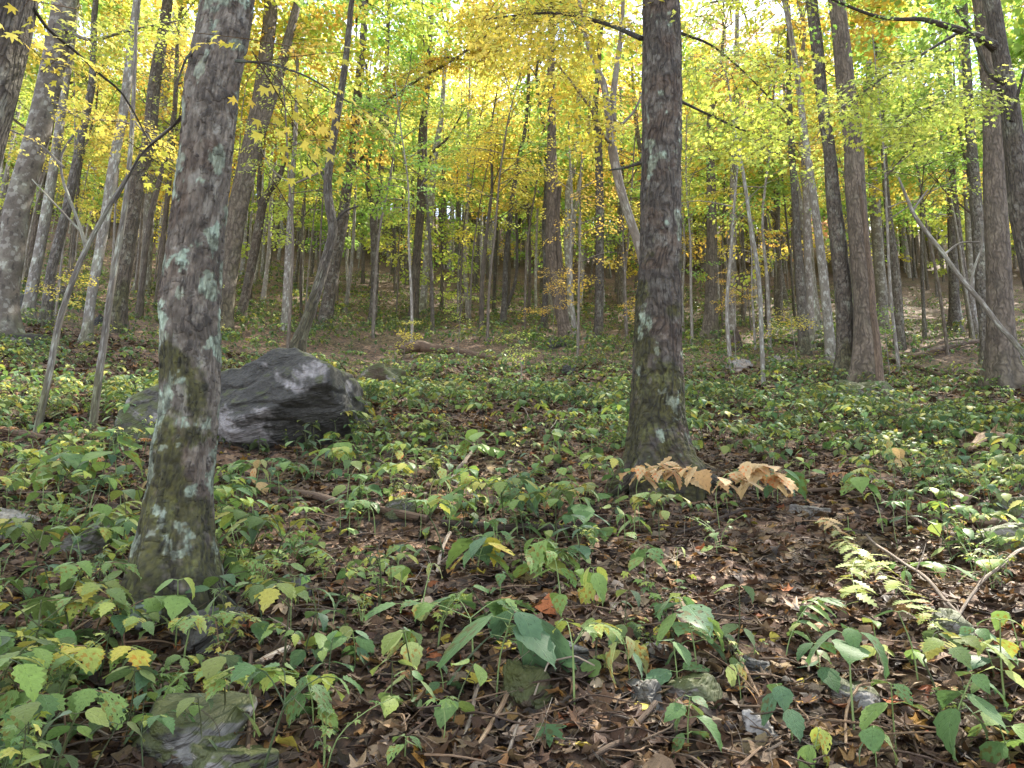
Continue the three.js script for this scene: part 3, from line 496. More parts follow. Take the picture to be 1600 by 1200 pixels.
// ---- the wood behind: each trunk for itself, foot on the slope
const trunkBark = [[M.plate, [1.1, 1.02, 0.95]], [M.smooth, [1.1, 1.06, 1.02]], [M.smooth, [1.5, 1.46, 1.44]], [M.ridge, [1.1, 1.0, 0.92]]];
function woodTree(r, x, z, h, rad, label, group, o = {}) {
  const base = onGround(x, z), t = thing('tree', base, label, 'tree', group); trunksSeen.push([x, z, 0.5]);
  const [mat, b] = r.pick(trunkBark), lx = r.r(-0.06, 0.06) * h, lz = r.r(-0.03, 0.03) * h, P = [], R = [], n = 5;
  for (let i = 0; i <= n; i++) { const k = i / n; P.push(V(lx * k + r.n() * 0.10 * (i > 0 && i < n ? 1 : 0) * h / 10, -0.3 + k * h, lz * k + r.n() * 0.06 * h / 10)); R.push(rad * (1 - 0.8 * k) + 0.006); }
  const paint = barkPaint(r, { base: b.map((q) => q * (1 + 0.55 * (o.bright ?? 0))), moss: 0.4, mossTop: 1.2, lichen: r.r(0, 0.6), scale: 0.7 });
  part('trunk', tube(P, R, o.rows ?? 14, o.seg ?? 8, { paint: (q, a, hh, rr) => paint(q.clone().add(base), a, hh, rr), bumps: (hh, a) => 1 + 0.45 * Math.exp(-Math.max(0, hh - 0.3) / (rad * 2)) }), mat, t);
  const top = P[n].clone().add(base), nl = o.limbs ?? 4, cy = o.cy ?? 0.7;
  for (let i = 0; i < nl; i++) {
    const k = r.r(0.38, 0.85), s = P[0].clone().lerp(P[n], k), f = Math.min(n - 1, Math.floor(k * n)); s.copy(P[f].clone().lerp(P[f + 1], k * n - f));
    const a = r() * 6.28, L = r.r(0.12, 0.26) * h, e = s.clone().add(V(Math.cos(a) * L * 0.7, L * r.r(0.5, 1.0), Math.sin(a) * L * 0.7)), m = s.clone().lerp(e, 0.5).add(V(Math.cos(a) * L * 0.12, -L * 0.05, Math.sin(a) * L * 0.12)), rr = rad * (1 - 0.8 * k) * 0.5;
    part('limb', tube([s, m, e], [rr, rr * 0.7, rr * 0.25], 6, 5, { paint: () => b }), mat, t);
  }
  const list = []; ellipsoid(list, r, base.clone().add(V(lx * cy, h * cy, lz * cy)), (o.rx ?? 0.2) * h, (o.ry ?? 0.3) * h, o.n ?? 120, o.scale ?? 1.5, o.key, pixelU(top));
  crown(t, list, false, Math.floor(r() * 99)); return t;
}
const zoneName = (x, d) => { const u = 800 + FOCAL * x / d; return u < 330 ? 'behind the left boulders' : u < 640 ? 'beyond the big boulder' : u < 980 ? 'in the middle of the wood' : u < 1290 ? 'beyond the thick dark trunk' : 'behind the trunks on the right'; };
{
  const r = rngOf(4242); let made = 0, tries = 0;
  while (made < 235 && tries++ < 9000) {
    const d = mix(17, 74, Math.pow(r(), 0.85)), x = r.r(-0.86, 0.86) * d + r.r(-3, 3), z = -d;
    const u = 800 + FOCAL * x / d; if (d < 24 && u > 560 && u < 1250) continue;
    if (trunksSeen.some(([a, b]) => (a - x) ** 2 + (b - z) ** 2 < (d < 35 ? 3.2 : 2.2))) continue;
    const depth = d < 32 ? 'slim' : 'far thin', rad = r.r(0.06, 0.17);
    woodTree(r, x, z, r.r(10, 17), rad, `${depth} upright trunk standing ${zoneName(x, d)}`, `${depth} trunks ${zoneName(x, d)}`, { n: d < 32 ? 72 : 56, scale: d < 32 ? 1.5 : 1.8, bright: 0, limbs: d < 32 ? 5 : 3, cy: r.r(0.68, 0.82), ry: 0.26, rx: 0.2 });
    made++;
  }
  for (let k = 0, t2 = 0; k < 80 && t2++ < 4000;) {
    const d = mix(24, 66, r()), x = r.r(-0.78, 0.78) * d, z = -d; if (trunksSeen.some(([a, b]) => (a - x) ** 2 + (b - z) ** 2 < 1.2)) continue;
    woodTree(r, x, z, r.r(8, 14), r.r(0.045, 0.10), `bare-stemmed pole tree ${zoneName(x, d)}`, `bare-stemmed pole trees ${zoneName(x, d)}`, { n: 26, scale: 1.5, limbs: 3, cy: 0.8, ry: 0.2, rx: 0.13 }); k++;
  }
  // trees beside and behind the place where one stands: they shade the floor
  const sides = [[-7, 3], [-9, -5], [6.5, 4], [10, -4], [0.5, 7], [-4, 9], [4.5, 10], [-13, -9], [15, -2], [13, -13], [-3.5, 14], [19, -16]];
  sides.forEach(([x, z], i) => woodTree(r, x, z, r.r(12, 15), r.r(0.13, 0.2), 'tree outside the view whose crown shades the slope', 'trees around the viewpoint', { n: 70, scale: 1.6, cy: 0.76, ry: 0.2, rx: 0.26, limbs: 5 }));
}
// the far-off wood on the upper slope reads as one mass
{
  const r = rngOf(777), trunks = [], list = [], g = tube([V(0, -0.5, 0), V(0.1, 6, 0), V(0, 14, 0.1)], [0.2, 0.14, 0.04], 6, 6, { paint: () => [1.1, 1.06, 1.03], closeTop: false });
  const o = new THREE.Group(); o.name = 'far_wood'; scene.add(o); tag(o, 'far-off mass of thin trunks and yellow green crowns up the slope', 'wood', null, 'stuff');
  for (let i = 0; i < 900; i++) {
    const d = mix(58, 150, Math.pow(r(), 1.1)), x = r.r(-0.95, 0.95) * d, p = onGround(x, -d), s = r.r(0.7, 1.25); trunks.push(mat4(p, eulerQ(r.r(-0.05, 0.05), r() * 6, r.r(-0.05, 0.05)), s));
    ellipsoid(list, r, p.clone().add(V(0, 11 * s, 0)), 3.2 * s, 5 * s, 38, 2.9, null, 800 + FOCAL * x / d);
  }
  const tm = new THREE.InstancedMesh(g, M.smooth, trunks.length); trunks.forEach((m, i) => tm.setMatrixAt(i, m)); tm.name = 'trunks'; tm.userData.kind = 'stuff'; o.add(tm);
  crown(o, list, false, 1);
}

// ---- young maples of the understorey: thin stems with leaves in flat layers
function sapling(r, x, z, h, label, group, o = {}) {
  const base = onGround(x, z), t = thing('sapling', base, label, 'sapling', group), lx = r.r(-0.12, 0.12) * h, P = [], R = [], rad = o.rad ?? r.r(0.006, 0.010) * Math.sqrt(h) * 2, near = o.near ?? false;
  for (let i = 0; i <= 5; i++) { const k = i / 5; P.push(V(lx * k * k + (i ? r.n() * 0.035 * h / 5 : 0), k * h - (i ? 0 : 0.15), r.n() * 0.03 * h / 5)); R.push(rad * (1 - 0.75 * k) + 0.002); }
  const list = [], geos = [], b = r.pick([[0.6, 0.55, 0.5], [0.9, 0.88, 0.85], [0.5, 0.44, 0.38]]);
  const trunk = tube(P, R, 14, 6, { paint: () => b, closeTop: false });
  const nb = o.branches ?? Math.round(h * 1.9), low = o.low ?? 0.3, u = pixelU(base);
  for (let i = 0; i < nb; i++) {
    const k = mix(low, 1, (i + r() * 0.6) / nb), f = Math.min(4, Math.floor(k * 5)), s = P[f].clone().lerp(P[f + 1], k * 5 - f), a = r() * 6.28, L = (o.reach ?? 0.30) * h * (1.05 - 0.7 * k) * r.r(0.6, 1.2);
    const e = s.clone().add(V(Math.cos(a) * L, L * r.r(0.05, 0.4), Math.sin(a) * L)), m = s.clone().lerp(e, 0.55).add(V(0, L * 0.10, 0));
    const bg = tube([s, m, e], [rad * 0.42 * (1 - 0.6 * k) + 0.002, rad * 0.25 + 0.001, 0.0015], 7, 4, { paint: () => b, closeTop: false });
    if (o.split) part('branch', bg, M.smooth, t); else geos.push(bg);
    const n = Math.max(2, Math.round(L * (o.leafy ?? 2.6))), key = o.key ?? hue(u, r, base.y + s.y);
    for (let j = 0; j < n; j++) { const q = j / n, p = (q < 0.5 ? s.clone().lerp(m, 0.3 + q * 1.4) : m.clone().lerp(e, q * 2 - 1)).add(base).add(V(r.n() * 0.10, r.n() * 0.05, r.n() * 0.10)); list.push([p, -a + r.r(-1.0, 1.0), r.r(-0.35, 0.12), r.r(-0.3, 0.3), (o.scale ?? 0.8) * r.r(0.75, 1.2), jitter(PAL[key], r, 0.12)]); }
  }
  part('trunk', geos.length ? mergeGeometries([trunk, ...geos]) : trunk, M.smooth, t);
  crown(t, list, near, Math.floor(r() * 99)); return t;
}
{
  const r = rngOf(9191), place = (u, d) => [(u - 800) / FOCAL * d, -d];
  const S = (u, d, h, key, label, o = {}) => { const dd = d * 1.4, [x, z] = place(u, dd); sapling(r, x, z, h * 1.3, label, null, { key, near: dd < 19, split: dd < 19, leafy: 2.3, low: 0.48, ...o }); };
  S(640, 14, 6.4, 'green', 'bright green young maple left of centre, above the burled trunk', { leafy: 3.4 });
  S(575, 16, 7.2, 'lime', 'yellow-green young maple by the forked dark tree');
  S(760, 15, 7, 'yellow', 'yellow young maple at the centre with wide flat layers', { leafy: 3.2, reach: 0.36 });
  S(820, 18, 6.2, 'yellow', 'golden young maple right of the central stem', { leafy: 3.2 });
  S(715, 20, 8, 'gold', 'tall golden young maple behind the centre');
  S(905, 13, 4.6, 'gold', 'small golden maple in front of the pale twin trunks', { low: 0.35, leafy: 3 });
  S(985, 17, 7, 'gold', 'golden young maple left behind the thick dark trunk', { leafy: 3.4 });
  S(1090, 16, 6.8, 'lime', 'lime young maple right of the thick dark trunk', { leafy: 3.2 });
  S(1150, 12, 5.6, 'green', 'green young maple with drooping layers right of the thick dark trunk', { leafy: 3 });
  S(1215, 15, 8, 'yellow', 'yellow maple between the grey sapling and the flecked trunk', { leafy: 3 });
  S(1235, 24, 12, 'pink', 'pinkish-orange maple high behind the right centre', { leafy: 3.2 });
  S(972, 27, 12, 'red', 'red-leaved maple showing just left of the thick dark trunk, high up', { low: 0.6 });
  S(1180, 25, 12, 'pink', 'peach-coloured maple high up right of the thick dark trunk', { low: 0.6 });
  S(1420, 12, 6.8, 'lime', 'lime maple with star leaves between the pairs of trunks on the right', { leafy: 3.4, low: 0.42 });
  S(1500, 15, 7.5, 'green', 'green maple behind the ridged trunk on the right', { leafy: 3.2 });
  S(1380, 18, 8, 'yellow', 'yellow maple behind the fibrous brown trunk', { leafy: 3 });
  S(1560, 20, 8, 'gold', 'golden maple at the right edge behind the ridged trunk');
  S(440, 13, 6.5, 'lime', 'lime young maple right of the ridged forking tree', { leafy: 2.8, low: 0.4 });
  S(480, 18, 8, 'yellow', 'yellow maple beyond the boulder and the wavy grey tree', { leafy: 3 });
  S(250, 13, 6, 'lime', 'yellow-green maple left behind the lichened trunk', { leafy: 3 });
  S(140, 15, 7, 'gold', 'golden maple above the left boulders', { leafy: 3.2 });
  S(60, 13, 6, 'yellow', 'yellow maple at the left edge behind the pale trunk', { leafy: 3.2 });
  S(185, 19, 8, 'yellow', 'yellow maple behind the close pair of left trunks', { leafy: 3 });
  S(330, 17, 7.5, 'gold', 'golden maple right behind the lichened trunk', { leafy: 3 });
  S(20, 18, 7.5, 'lime', 'lime maple furthest up at the left edge', { leafy: 3 });
  let n = 0, tries = 0;
  while (n < 135 && tries++ < 4000) {
    const d = mix(20, 72, Math.pow(r(), 0.8)), x = r.r(-0.8, 0.8) * d, z = -d; if (trunksSeen.some(([a, b]) => (a - x) ** 2 + (b - z) ** 2 < 0.8)) continue;
    const zone = zoneName(x, d), band = d < 30 ? 'young maple with leaves in flat layers' : 'far young maple';
    sapling(r, x, z, r.r(4, 9), `${band} ${zone}`, `${band} ${zone}`, { scale: d < 30 ? 0.9 : 1.3, leafy: d < 30 ? 2.4 : 2.0, low: d < 30 ? r.r(0.42, 0.62) : r.r(0.22, 0.45), near: false, key: d > 30 && r() < 0.6 ? r.pick(['lime', 'lime', 'green', 'yellow']) : undefined }); n++;
  }
  // low sprigs in the open middle
  const sprig = (u, v, h, key, label, o = {}) => { const p = hit(u, v); sapling(r, p.x, p.z, h, label, null, { key, near: true, split: true, rad: 0.009, branches: 7, scale: 0.5, reach: 0.34, low: 0.55, leafy: 11, ...o }); };
  sprig(630, 580, 1.25, 'yellow', 'thin dark sapling with a bright yellow leafy tip behind the boulder');
  sprig(815, 600, 1.0, 'lime', 'little sapling with a lime tuft left of the thick dark trunk');
  sprig(865, 545, 2.6, 'gold', 'little maple with golden layers before the broad brown trunk', { scale: 0.5, branches: 9, low: 0.4 });
  sprig(1150, 560, 2.4, 'gold', 'little golden-leaved maple right behind the thick dark trunk', { scale: 0.5 });
  sprig(1245, 575, 1.5, 'yellow', 'little sapling with a yellow sprig before the grey partner trunk');
  sprig(1392, 600, 1.9, 'green', 'green sprig in front of the fibrous brown trunk', { low: 0.5, scale: 0.45 });
  sprig(1010, 560, 2.2, 'gold', 'golden sprig left behind the thick dark trunk', { scale: 0.5 });
  sprig(285, 560, 1.9, 'lime', 'lime sprig behind the lichened trunk', { scale: 0.5 });
  sprig(90, 560, 2.0, 'yellow', 'yellow sprig among the left trunks', { scale: 0.5 });
  sprig(715, 560, 1.8, 'lime', 'pale green sprig above the rotten log', { scale: 0.4, leafy: 5 });
}

const heroSpots = [];
// ================================================================ rocks
const rockMat = new THREE.MeshStandardMaterial({ name: 'rock', vertexColors: true, roughness: 0.72, bumpMap: tex(512, (u, v) => 0.5 * tfbm(u, v, 10, 14, 201, 6) + 0.5 * Math.abs(tfbm(u, v, 6, 16, 211, 4) - 0.5) * 2, false), bumpScale: 0.03 });
function rockGeo(planes, sub, { rough = 0.05, seed = 1, paint, soft = 10, freq = 3 }) {
  const g0 = new THREE.IcosahedronGeometry(1, sub), p = g0.attributes.position, pos = [], col = [], uv = [], map = new Map(), idx = [];
  const N = planes.map(([x, y, z, d]) => { const l = Math.hypot(x, y, z); return [x / l, y / l, z / l, d]; });
  for (let i = 0; i < p.count; i++) {
    const x = p.getX(i), y = p.getY(i), z = p.getZ(i), k = `${Math.round(x * 1e4)},${Math.round(y * 1e4)},${Math.round(z * 1e4)}`;
    let n = map.get(k);
    if (n === undefined) {
      n = pos.length / 3; map.set(k, n);
      let s = 0; for (const q of N) { const c = x * q[0] + y * q[1] + z * q[2]; if (c > 0.02) s += Math.exp(soft * Math.log(c / q[3])); }
      let r = Math.exp(-Math.log(s) / soft);
      const X = x * r, Y = y * r, Z = z * r, f = freq;
      r *= 1 + rough * (2.2 * (fbm(X * f + seed, Y * f, Z * f, 5) - 0.5) - 0.8 * Math.max(0, 0.12 - Math.abs(fbm(X * f * 0.8 + seed + 40, Y * f * 1.6, Z * f * 0.8, 3) - 0.5)) * 5);
      const q = V(x * r, y * r, z * r); pos.push(q.x, q.y, q.z); uv.push(q.x * 2.6 + q.z * 1.6, q.y * 2.6 + q.z * 1.8 - q.x * 0.5); col.push(0, 0, 0);
    }
    idx.push(n);
  }
  const g = new THREE.BufferGeometry(); g.setAttribute('position', new THREE.Float32BufferAttribute(pos, 3)); g.setAttribute('uv', new THREE.Float32BufferAttribute(uv, 2)); g.setAttribute('color', new THREE.Float32BufferAttribute(col, 3)); g.setIndex(idx); g.computeVertexNormals();
  const nn = g.attributes.normal, c = g.attributes.color; for (let i = 0; i < c.count; i++) c.setXYZ(i, ...paint(V(pos[i * 3], pos[i * 3 + 1], pos[i * 3 + 2]), V(nn.getX(i), nn.getY(i), nn.getZ(i))));
  return g;
}
function rockPaint(seed, { base = [0.045, 0.044, 0.043], pale = [0.17, 0.165, 0.165], paleAt = 0.56, soft = 0.06, moss = 0.3, where = null } = {}) {
  return (p, n) => {
    const k = 0.6 + 0.8 * fbm(p.x * 6 + seed, p.y * 6, p.z * 6, 4); let c = [base[0] * k * 1.08, base[1] * k, base[2] * k * 0.84]; const grain = noise(p.x * 60, p.y * 60, p.z * 60); c = c.map((q) => q * (0.6 + 0.8 * grain));
    const e = fbm(p.x * 9 + seed, p.y * 9, p.z * 9, 5), w = where ? where(p, n) : 0;
    c = mix3(c, pale.map((b, i) => b * (0.7 + 0.6 * e) * (0.65 + 0.7 * grain) * [1.05, 1, 0.92][i]), step(paleAt, paleAt + soft, fbm(p.x * 2.6 + seed + 9, p.y * 4.5 + p.x * 2, p.z * 2.6, 5) + w));
    const m = step(0.42, 0.58, fbm(p.x * 11 + seed + 30, p.y * 11, p.z * 11, 5) * 0.7 + moss * n.y + moss * 0.45 - 0.1); return mix3(c, [0.05 * (0.5 + e), 0.058 * (0.5 + e), 0.012], m * 0.9);
  };
}
function rock(p, planes, label, { name = 'rock', sub = 24, group = null, turn = 0, ...o } = {}) { const t = new THREE.Mesh(rockGeo(planes, sub, o), rockMat); t.name = numbered(name); t.position.copy(p); t.rotation.y = turn; scene.add(t); return tag(t, label, 'rock', group); }
{
  // the big slanting boulder: a long tilted top, one broad face towards the viewer and a steep right end
  const d = 7.6, c = at(458, 634, d); heroSpots.push([c.x - 0.25, c.z + 1.35, 0.35], [c.x, c.z, 0.85], [c.x - 0.2, c.z + 1.0, 0.7], [c.x - 0.6, c.z + 0.5, 0.5], [c.x + 0.35, c.z + 0.7, 0.5]);
  rock(c, [[-0.38, 1, 0.02, 0.47], [0.5, 1, 0.1, 0.56], [-0.16, 0.36, 1, 0.66], [-0.5, 0.1, 1, 0.80], [1, 0.15, 0.1, 0.64], [-1, 0.1, 0.25, 0.88], [0.35, -0.75, 0.6, 0.55], [0, -1, 0, 0.75], [0, 0.1, -1, 0.75], [-0.5, -0.6, 0.8, 0.85], [0.2, 1, -0.7, 0.5]],
    'large dark slanting boulder with pale streaks behind the lichened trunk', { name: 'boulder', sub: 90, seed: 4, rough: 0.10, soft: 40, freq: 2.8, paint: rockPaint(4, { base: [0.026, 0.026, 0.027], pale: [0.185, 0.18, 0.195], paleAt: 0.60, soft: 0.16, moss: 0.16, where: (p, n) => 0.20 * Math.exp(-((p.x + 0.5) ** 2) / 0.09 - ((p.y + 0.25) ** 2) / 0.10) + 0.13 * Math.exp(-((p.x - 0.26) ** 2) / 0.03 - ((p.y - 0.06) ** 2) / 0.05) + 0.22 * (fbm(p.x * 22, p.y * 12 + p.x * 14, p.z * 22, 3) - 0.5) - 0.10 * step(0.45, 0.7, n.y) }) });
  const e = at(262, 655, 7.7);
  rock(e, [[-0.5, 1, 0.2, 0.34], [0.3, 1, 0.1, 0.36], [-1, 0.3, 0.5, 0.42], [0, 0.3, 1, 0.38], [1, 0, 0.2, 0.7], [0, -1, 0.2, 0.5], [0, 0, -1, 0.6]], 'low dark mossy rock at the left end of the big boulder', { sub: 50, seed: 7, rough: 0.10, soft: 16, paint: rockPaint(7, { moss: 0.35, paleAt: 0.6 }) });
  const S = (u, v, w, hgt, label, o = {}) => { const p = hit(u, v), m = metres(p, w) / 2, h = metres(p, hgt), r = rngOf(Math.round(u * 7 + v)), pl = []; for (let i = 0; i < 11; i++) { const a = i / 11 * 6.28 * 3 + r.r(0, 1), y = r.r(-0.3, 0.8); pl.push([Math.cos(a), y, Math.sin(a), m * r.r(0.75, 1.0)]); } pl.push([r.r(-0.3, 0.3), 1, r.r(-0.2, 0.3), h * 0.62], [0, -1, 0, h]); p.y -= h * 0.12; return rock(p, pl, label, { sub: o.sub ?? 30, seed: r() * 50, rough: 0.26, soft: 40, freq: 1.1 / m, paint: rockPaint(r() * 90, o), ...o }); };
  S(300, 1150, 190, 95, 'dark mossy rock with a bare grey face at the bottom left below the lichened trunk', { sub: 60, moss: 0.33, base: [0.026, 0.026, 0.026], pale: [0.12, 0.12, 0.12], paleAt: 0.55, rough: 0.2 });
  S(360, 1200, 150, 60, 'low mossy rock half buried at the bottom edge under the bare grey rock', { sub: 40, moss: 0.5 });
  S(340, 985, 120, 60, 'dark flat rock right at the foot of the lichened trunk', { moss: 0.05, base: [0.06, 0.058, 0.06], paleAt: 0.7 });
  S(455, 930, 70, 52, 'small dark pointed rock with moss on its right side', { moss: 0.25, paleAt: 0.7, base: [0.05, 0.05, 0.054] });
  S(15, 828, 90, 50, 'pale grey stone cut by the left edge', { moss: -0.1, base: [0.15, 0.145, 0.14], paleAt: 0.5 });
  S(128, 858, 80, 60, 'dark mossy rock between the pale stone and the lichened trunk', { moss: 0.4, base: [0.05, 0.05, 0.05] });
  S(60, 1035, 60, 30, 'dark slate-like stone under the long tan stick', { moss: 0.1, paleAt: 0.7, base: [0.06, 0.06, 0.065] });
  S(895, 1030, 62, 44, 'grey stone with a light face right of the large-leaved plant', { moss: 0.02, pale: [0.2, 0.195, 0.19], paleAt: 0.5 });
  S(825, 1095, 95, 90, 'moss-covered rotten stump-like stone at the bottom centre', { moss: 0.6, sub: 30, base: [0.05, 0.035, 0.02] });
  S(1010, 1100, 66, 60, 'angular layered grey rock at the bottom, right of the mossy stone', { moss: 0.05, pale: [0.22, 0.21, 0.18], paleAt: 0.47 });
  S(1028, 1020, 44, 30, 'small pale-fronted stone with a dark hollow beside it', { moss: 0.1, pale: [0.24, 0.22, 0.2], paleAt: 0.5 });
  S(1085, 1085, 90, 46, 'wide mossy rock beside the layered grey rock', { moss: 0.6, base: [0.04, 0.038, 0.03] });
  S(1178, 1045, 56, 30, 'dark flat rock among herbs right of the wide mossy rock', { moss: 0.1, base: [0.055, 0.056, 0.06], paleAt: 0.7 });
  S(1190, 1150, 60, 60, 'dark squared rock at the bottom right of centre', { moss: 0.12, base: [0.05, 0.052, 0.055], paleAt: 0.7 });
  S(1330, 1090, 90, 46, 'dark rock in shade behind the right-hand herbs', { moss: 0.25, base: [0.045, 0.045, 0.045] });
  S(1480, 980, 70, 44, 'mossy stone by the crossing bare twigs on the right', { moss: 0.4 });
  S(1590, 850, 110, 60, 'low mossy rock at the right edge under the thick fallen branch', { moss: 0.5 });
  S(1590, 800, 70, 36, 'small mossy rock above the thick fallen branch at the right edge', { moss: 0.45 });
  S(1262, 802, 70, 22, 'flat grey slab lying right of the tan leaves', { moss: -0.05, base: [0.09, 0.083, 0.077] });
  S(625, 800, 70, 34, 'mossy lump just above the long fallen branch', { moss: 0.55 });
  S(30, 480, 55, 45, 'dark boulder high at the left edge', { moss: 0.15, paleAt: 0.55 });
  S(92, 478, 60, 55, 'rounded grey boulder between the far left trunks', { moss: 0.05, paleAt: 0.5 });
  S(40, 535, 90, 26, 'flat mossy ledge at the left edge below the boulders', { moss: 0.3 });
  S(155, 508, 26, 30, 'near-black rock shape standing in for the shadow in the hollow between two left trunks', { moss: 0, base: [0.012, 0.012, 0.012], paleAt: 0.9 });  // shadow of the hollow, built as a near-black rock shape
  S(870, 540, 34, 20, 'dark stone low in the middle distance', { moss: 0.1, base: [0.04, 0.04, 0.04], paleAt: 0.9 });
  S(890, 580, 24, 18, 'small black stone in the middle distance left of the thick dark trunk', { moss: 0.1, base: [0.03, 0.03, 0.03], paleAt: 0.9 });
  S(590, 612, 110, 50, 'brown mossy hump under the rotten log behind the boulder', { moss: 0.45, base: [0.06, 0.045, 0.03] });
  S(1345, 622, 90, 46, 'mossy stump-like mound at the feet of the close pair on the right', { moss: 0.45, base: [0.07, 0.05, 0.035] });
  S(1154, 572, 46, 24, 'pale sunlit stone lying in the green patch right of the thick dark trunk', { moss: -0.3, base: [0.22, 0.19, 0.18], paleAt: 0.5 });
  S(1222, 570, 44, 22, 'pale rounded stone right of the other sunlit one', { moss: -0.3, base: [0.2, 0.17, 0.17], paleAt: 0.5 });
}

// ================================================================ fallen branches and sticks
const stickMats = { brown: [0.10, 0.068, 0.046], tan: [0.30, 0.21, 0.135], grey: [0.22, 0.185, 0.155], pale: [0.42, 0.36, 0.31], dark: [0.05, 0.036, 0.028] };
for (const k in stickMats) stickMats[k] = new THREE.MeshStandardMaterial({ name: 'wood', color: new THREE.Color().setRGB(...stickMats[k].map((c) => c * 4.6)), map: BARK.smooth.map, bumpMap: BARK.plate.bump, bumpScale: 0.004, roughness: 0.85 });
// [u, v, width px, lift m] points along it
function stick(label, pts, o = {}) {
  const r = rngOf(Math.round(pts[0][0] * 13 + pts[0][1] * 7)), W = [], R = [];
  pts.forEach(([u, v, w, lift = 0.01]) => { const p = hit(u, v); const rr = metres(p, w) / 2; p.y += lift + rr * 0.7; W.push(p); R.push(rr); });
  const P = [W[0]], Q = [R[0]];
  for (let i = 1; i < W.length; i++) { for (const k of [0.33, 0.67]) { const q = W[i - 1].clone().lerp(W[i], k), L = W[i - 1].distanceTo(W[i]); P.push(q.add(V(r.n() * 0.018 * L, r() * 0.02 * L, r.n() * 0.018 * L))); Q.push(mix(R[i - 1], R[i], k) * r.r(0.9, 1.12)); } P.push(W[i]); Q.push(R[i]); }
  const base = P[0].clone(), t = thing(o.name ?? 'fallen_stick', base, label, o.category ?? 'stick', o.group), big = R[0] > 0.03;
  const s = r() * 50, g = tube(local(P, base), Q, big ? 90 : 26, big ? 18 : 7, { bumps: (h, a, p, tt) => 1 + 0.22 * (fbm(p.x * 9 + s, p.y * 9 + a, p.z * 9, 3) - 0.5) + (big ? 0.5 * (fbm(Math.cos(a) * 2.2 + s, p.x * 3 + Math.sin(a) * 2.2, p.z * 3, 4) - 0.5) + 0.18 * (noise(Math.cos(a) * 9, p.x * 6, Math.sin(a) * 9) - 0.5) : 0) });
  part('shaft', g, stickMats[o.mat ?? 'brown'], t);
  const nt = o.twigs ?? Math.round(r() * 3);
  for (let i = 0; i < nt; i++) { const k = r.r(0.25, 0.95) * (P.length - 1), f = Math.min(P.length - 2, Math.floor(k)), a = P[f].clone().lerp(P[f + 1], k - f).sub(base), L = r.r(0.08, 0.28) * (o.twigL ?? 1), e = a.clone().add(V(r.r(-1, 1) * L, r.r(0.1, 0.7) * L, r.r(-1, 1) * L)); part('twig', tube([a, a.clone().lerp(e, 0.5).add(V(0.01, 0.01, 0)), e], [Q[f] * 0.5, Q[f] * 0.35, 0.0012], 6, 5), stickMats[o.mat ?? 'brown'], t); }
  return t;
}
stick('long brown fallen branch crossing left of centre below the boulder', [[345, 748, 10], [440, 773, 12], [540, 797, 14], [668, 819, 15]], { name: 'fallen_branch', category: 'branch' });
stick('dark branch continuing the long one towards the thick dark trunk', [[690, 824, 12], [780, 832, 12], [870, 832, 11], [960, 834, 8]], { name: 'fallen_branch', category: 'branch', mat: 'dark' });
stick('thick brown branch lying at the right edge over the mossy rocks', [[1410, 772, 7], [1470, 800, 12], [1530, 824, 17], [1610, 834, 19]], { name: 'fallen_branch', category: 'branch' });
stick('thin branch left of the thick one on the right, dipping towards the tan leaves', [[1240, 772, 6], [1320, 770, 7], [1390, 795, 8], [1450, 830, 7]], { name: 'fallen_branch', category: 'branch' });
stick('grey twig running down towards the crossing point on the right', [[1355, 850, 4, 0.05], [1420, 910, 5, 0.08], [1480, 960, 6, 0.05], [1540, 1012, 6]], { mat: 'grey' });
stick('grey twig rising to the right edge from the crossing point', [[1484, 990, 5], [1530, 950, 5, 0.08], [1570, 918, 5, 0.1], [1612, 885, 5, 0.1]], { mat: 'grey' });
stick('long tan stick rising from the lower left corner', [[-10, 1136, 16], [40, 1086, 14, 0.03], [85, 1028, 12, 0.05], [120, 982, 9, 0.06]], { mat: 'tan', twigs: 1 });
stick('short tan stick just above the long tan one', [[10, 1050, 11], [45, 1020, 9], [62, 1005, 8]], { mat: 'tan', twigs: 0 });
stick('pale-lit broken stick left of the bottom centre', [[408, 1046, 15], [440, 1030, 16], [482, 1012, 12]], { mat: 'pale', twigs: 1 });
stick('upright bare stick in front of the grey-faced rock', [[386, 1205, 8], [385, 1140, 7, 0.06], [389, 1075, 6, 0.12]], { mat: 'brown' });
stick('thin leaning twig right of the upright bare stick', [[305, 1205, 4], [345, 1140, 4, 0.05], [400, 1075, 3.5, 0.05], [470, 1035, 3]], { mat: 'grey' });
stick('straight brown stick pointing down below the large-leaved plant', [[722, 1182, 7], [738, 1120, 7, 0.02], [757, 1056, 6, 0.03]], { twigs: 0, mat: 'grey' });
stick('tan stick right of the straight brown one', [[735, 1195, 6], [765, 1150, 8, 0.02], [792, 1112, 8, 0.05]], { twigs: 0, mat: 'tan' });
stick('short stick by the green star-shaped leaf', [[792, 1192, 6], [812, 1148, 5, 0.04]], { twigs: 0, mat: 'grey' });
stick('white forked twig on the litter beside the sunlit herb', [[703, 842, 6, 0.03], [690, 868, 6, 0.02], [682, 900, 5]], { mat: 'pale', twigs: 2 });
stick('white crooked twiglet left of the white forked twig', [[634, 885, 3], [656, 886, 4], [672, 896, 3.5], [681, 898, 3]], { mat: 'pale', twigs: 0 });
stick('curving tan twig along the bottom right of centre', [[1000, 1196, 6], [1080, 1185, 6], [1150, 1178, 5], [1235, 1180, 4]], { mat: 'tan' });
stick('slanting twig from the small herbs down to the bottom right', [[1150, 1040, 6, 0.04], [1195, 1110, 5], [1230, 1160, 4], [1262, 1200, 4]], { mat: 'tan' });
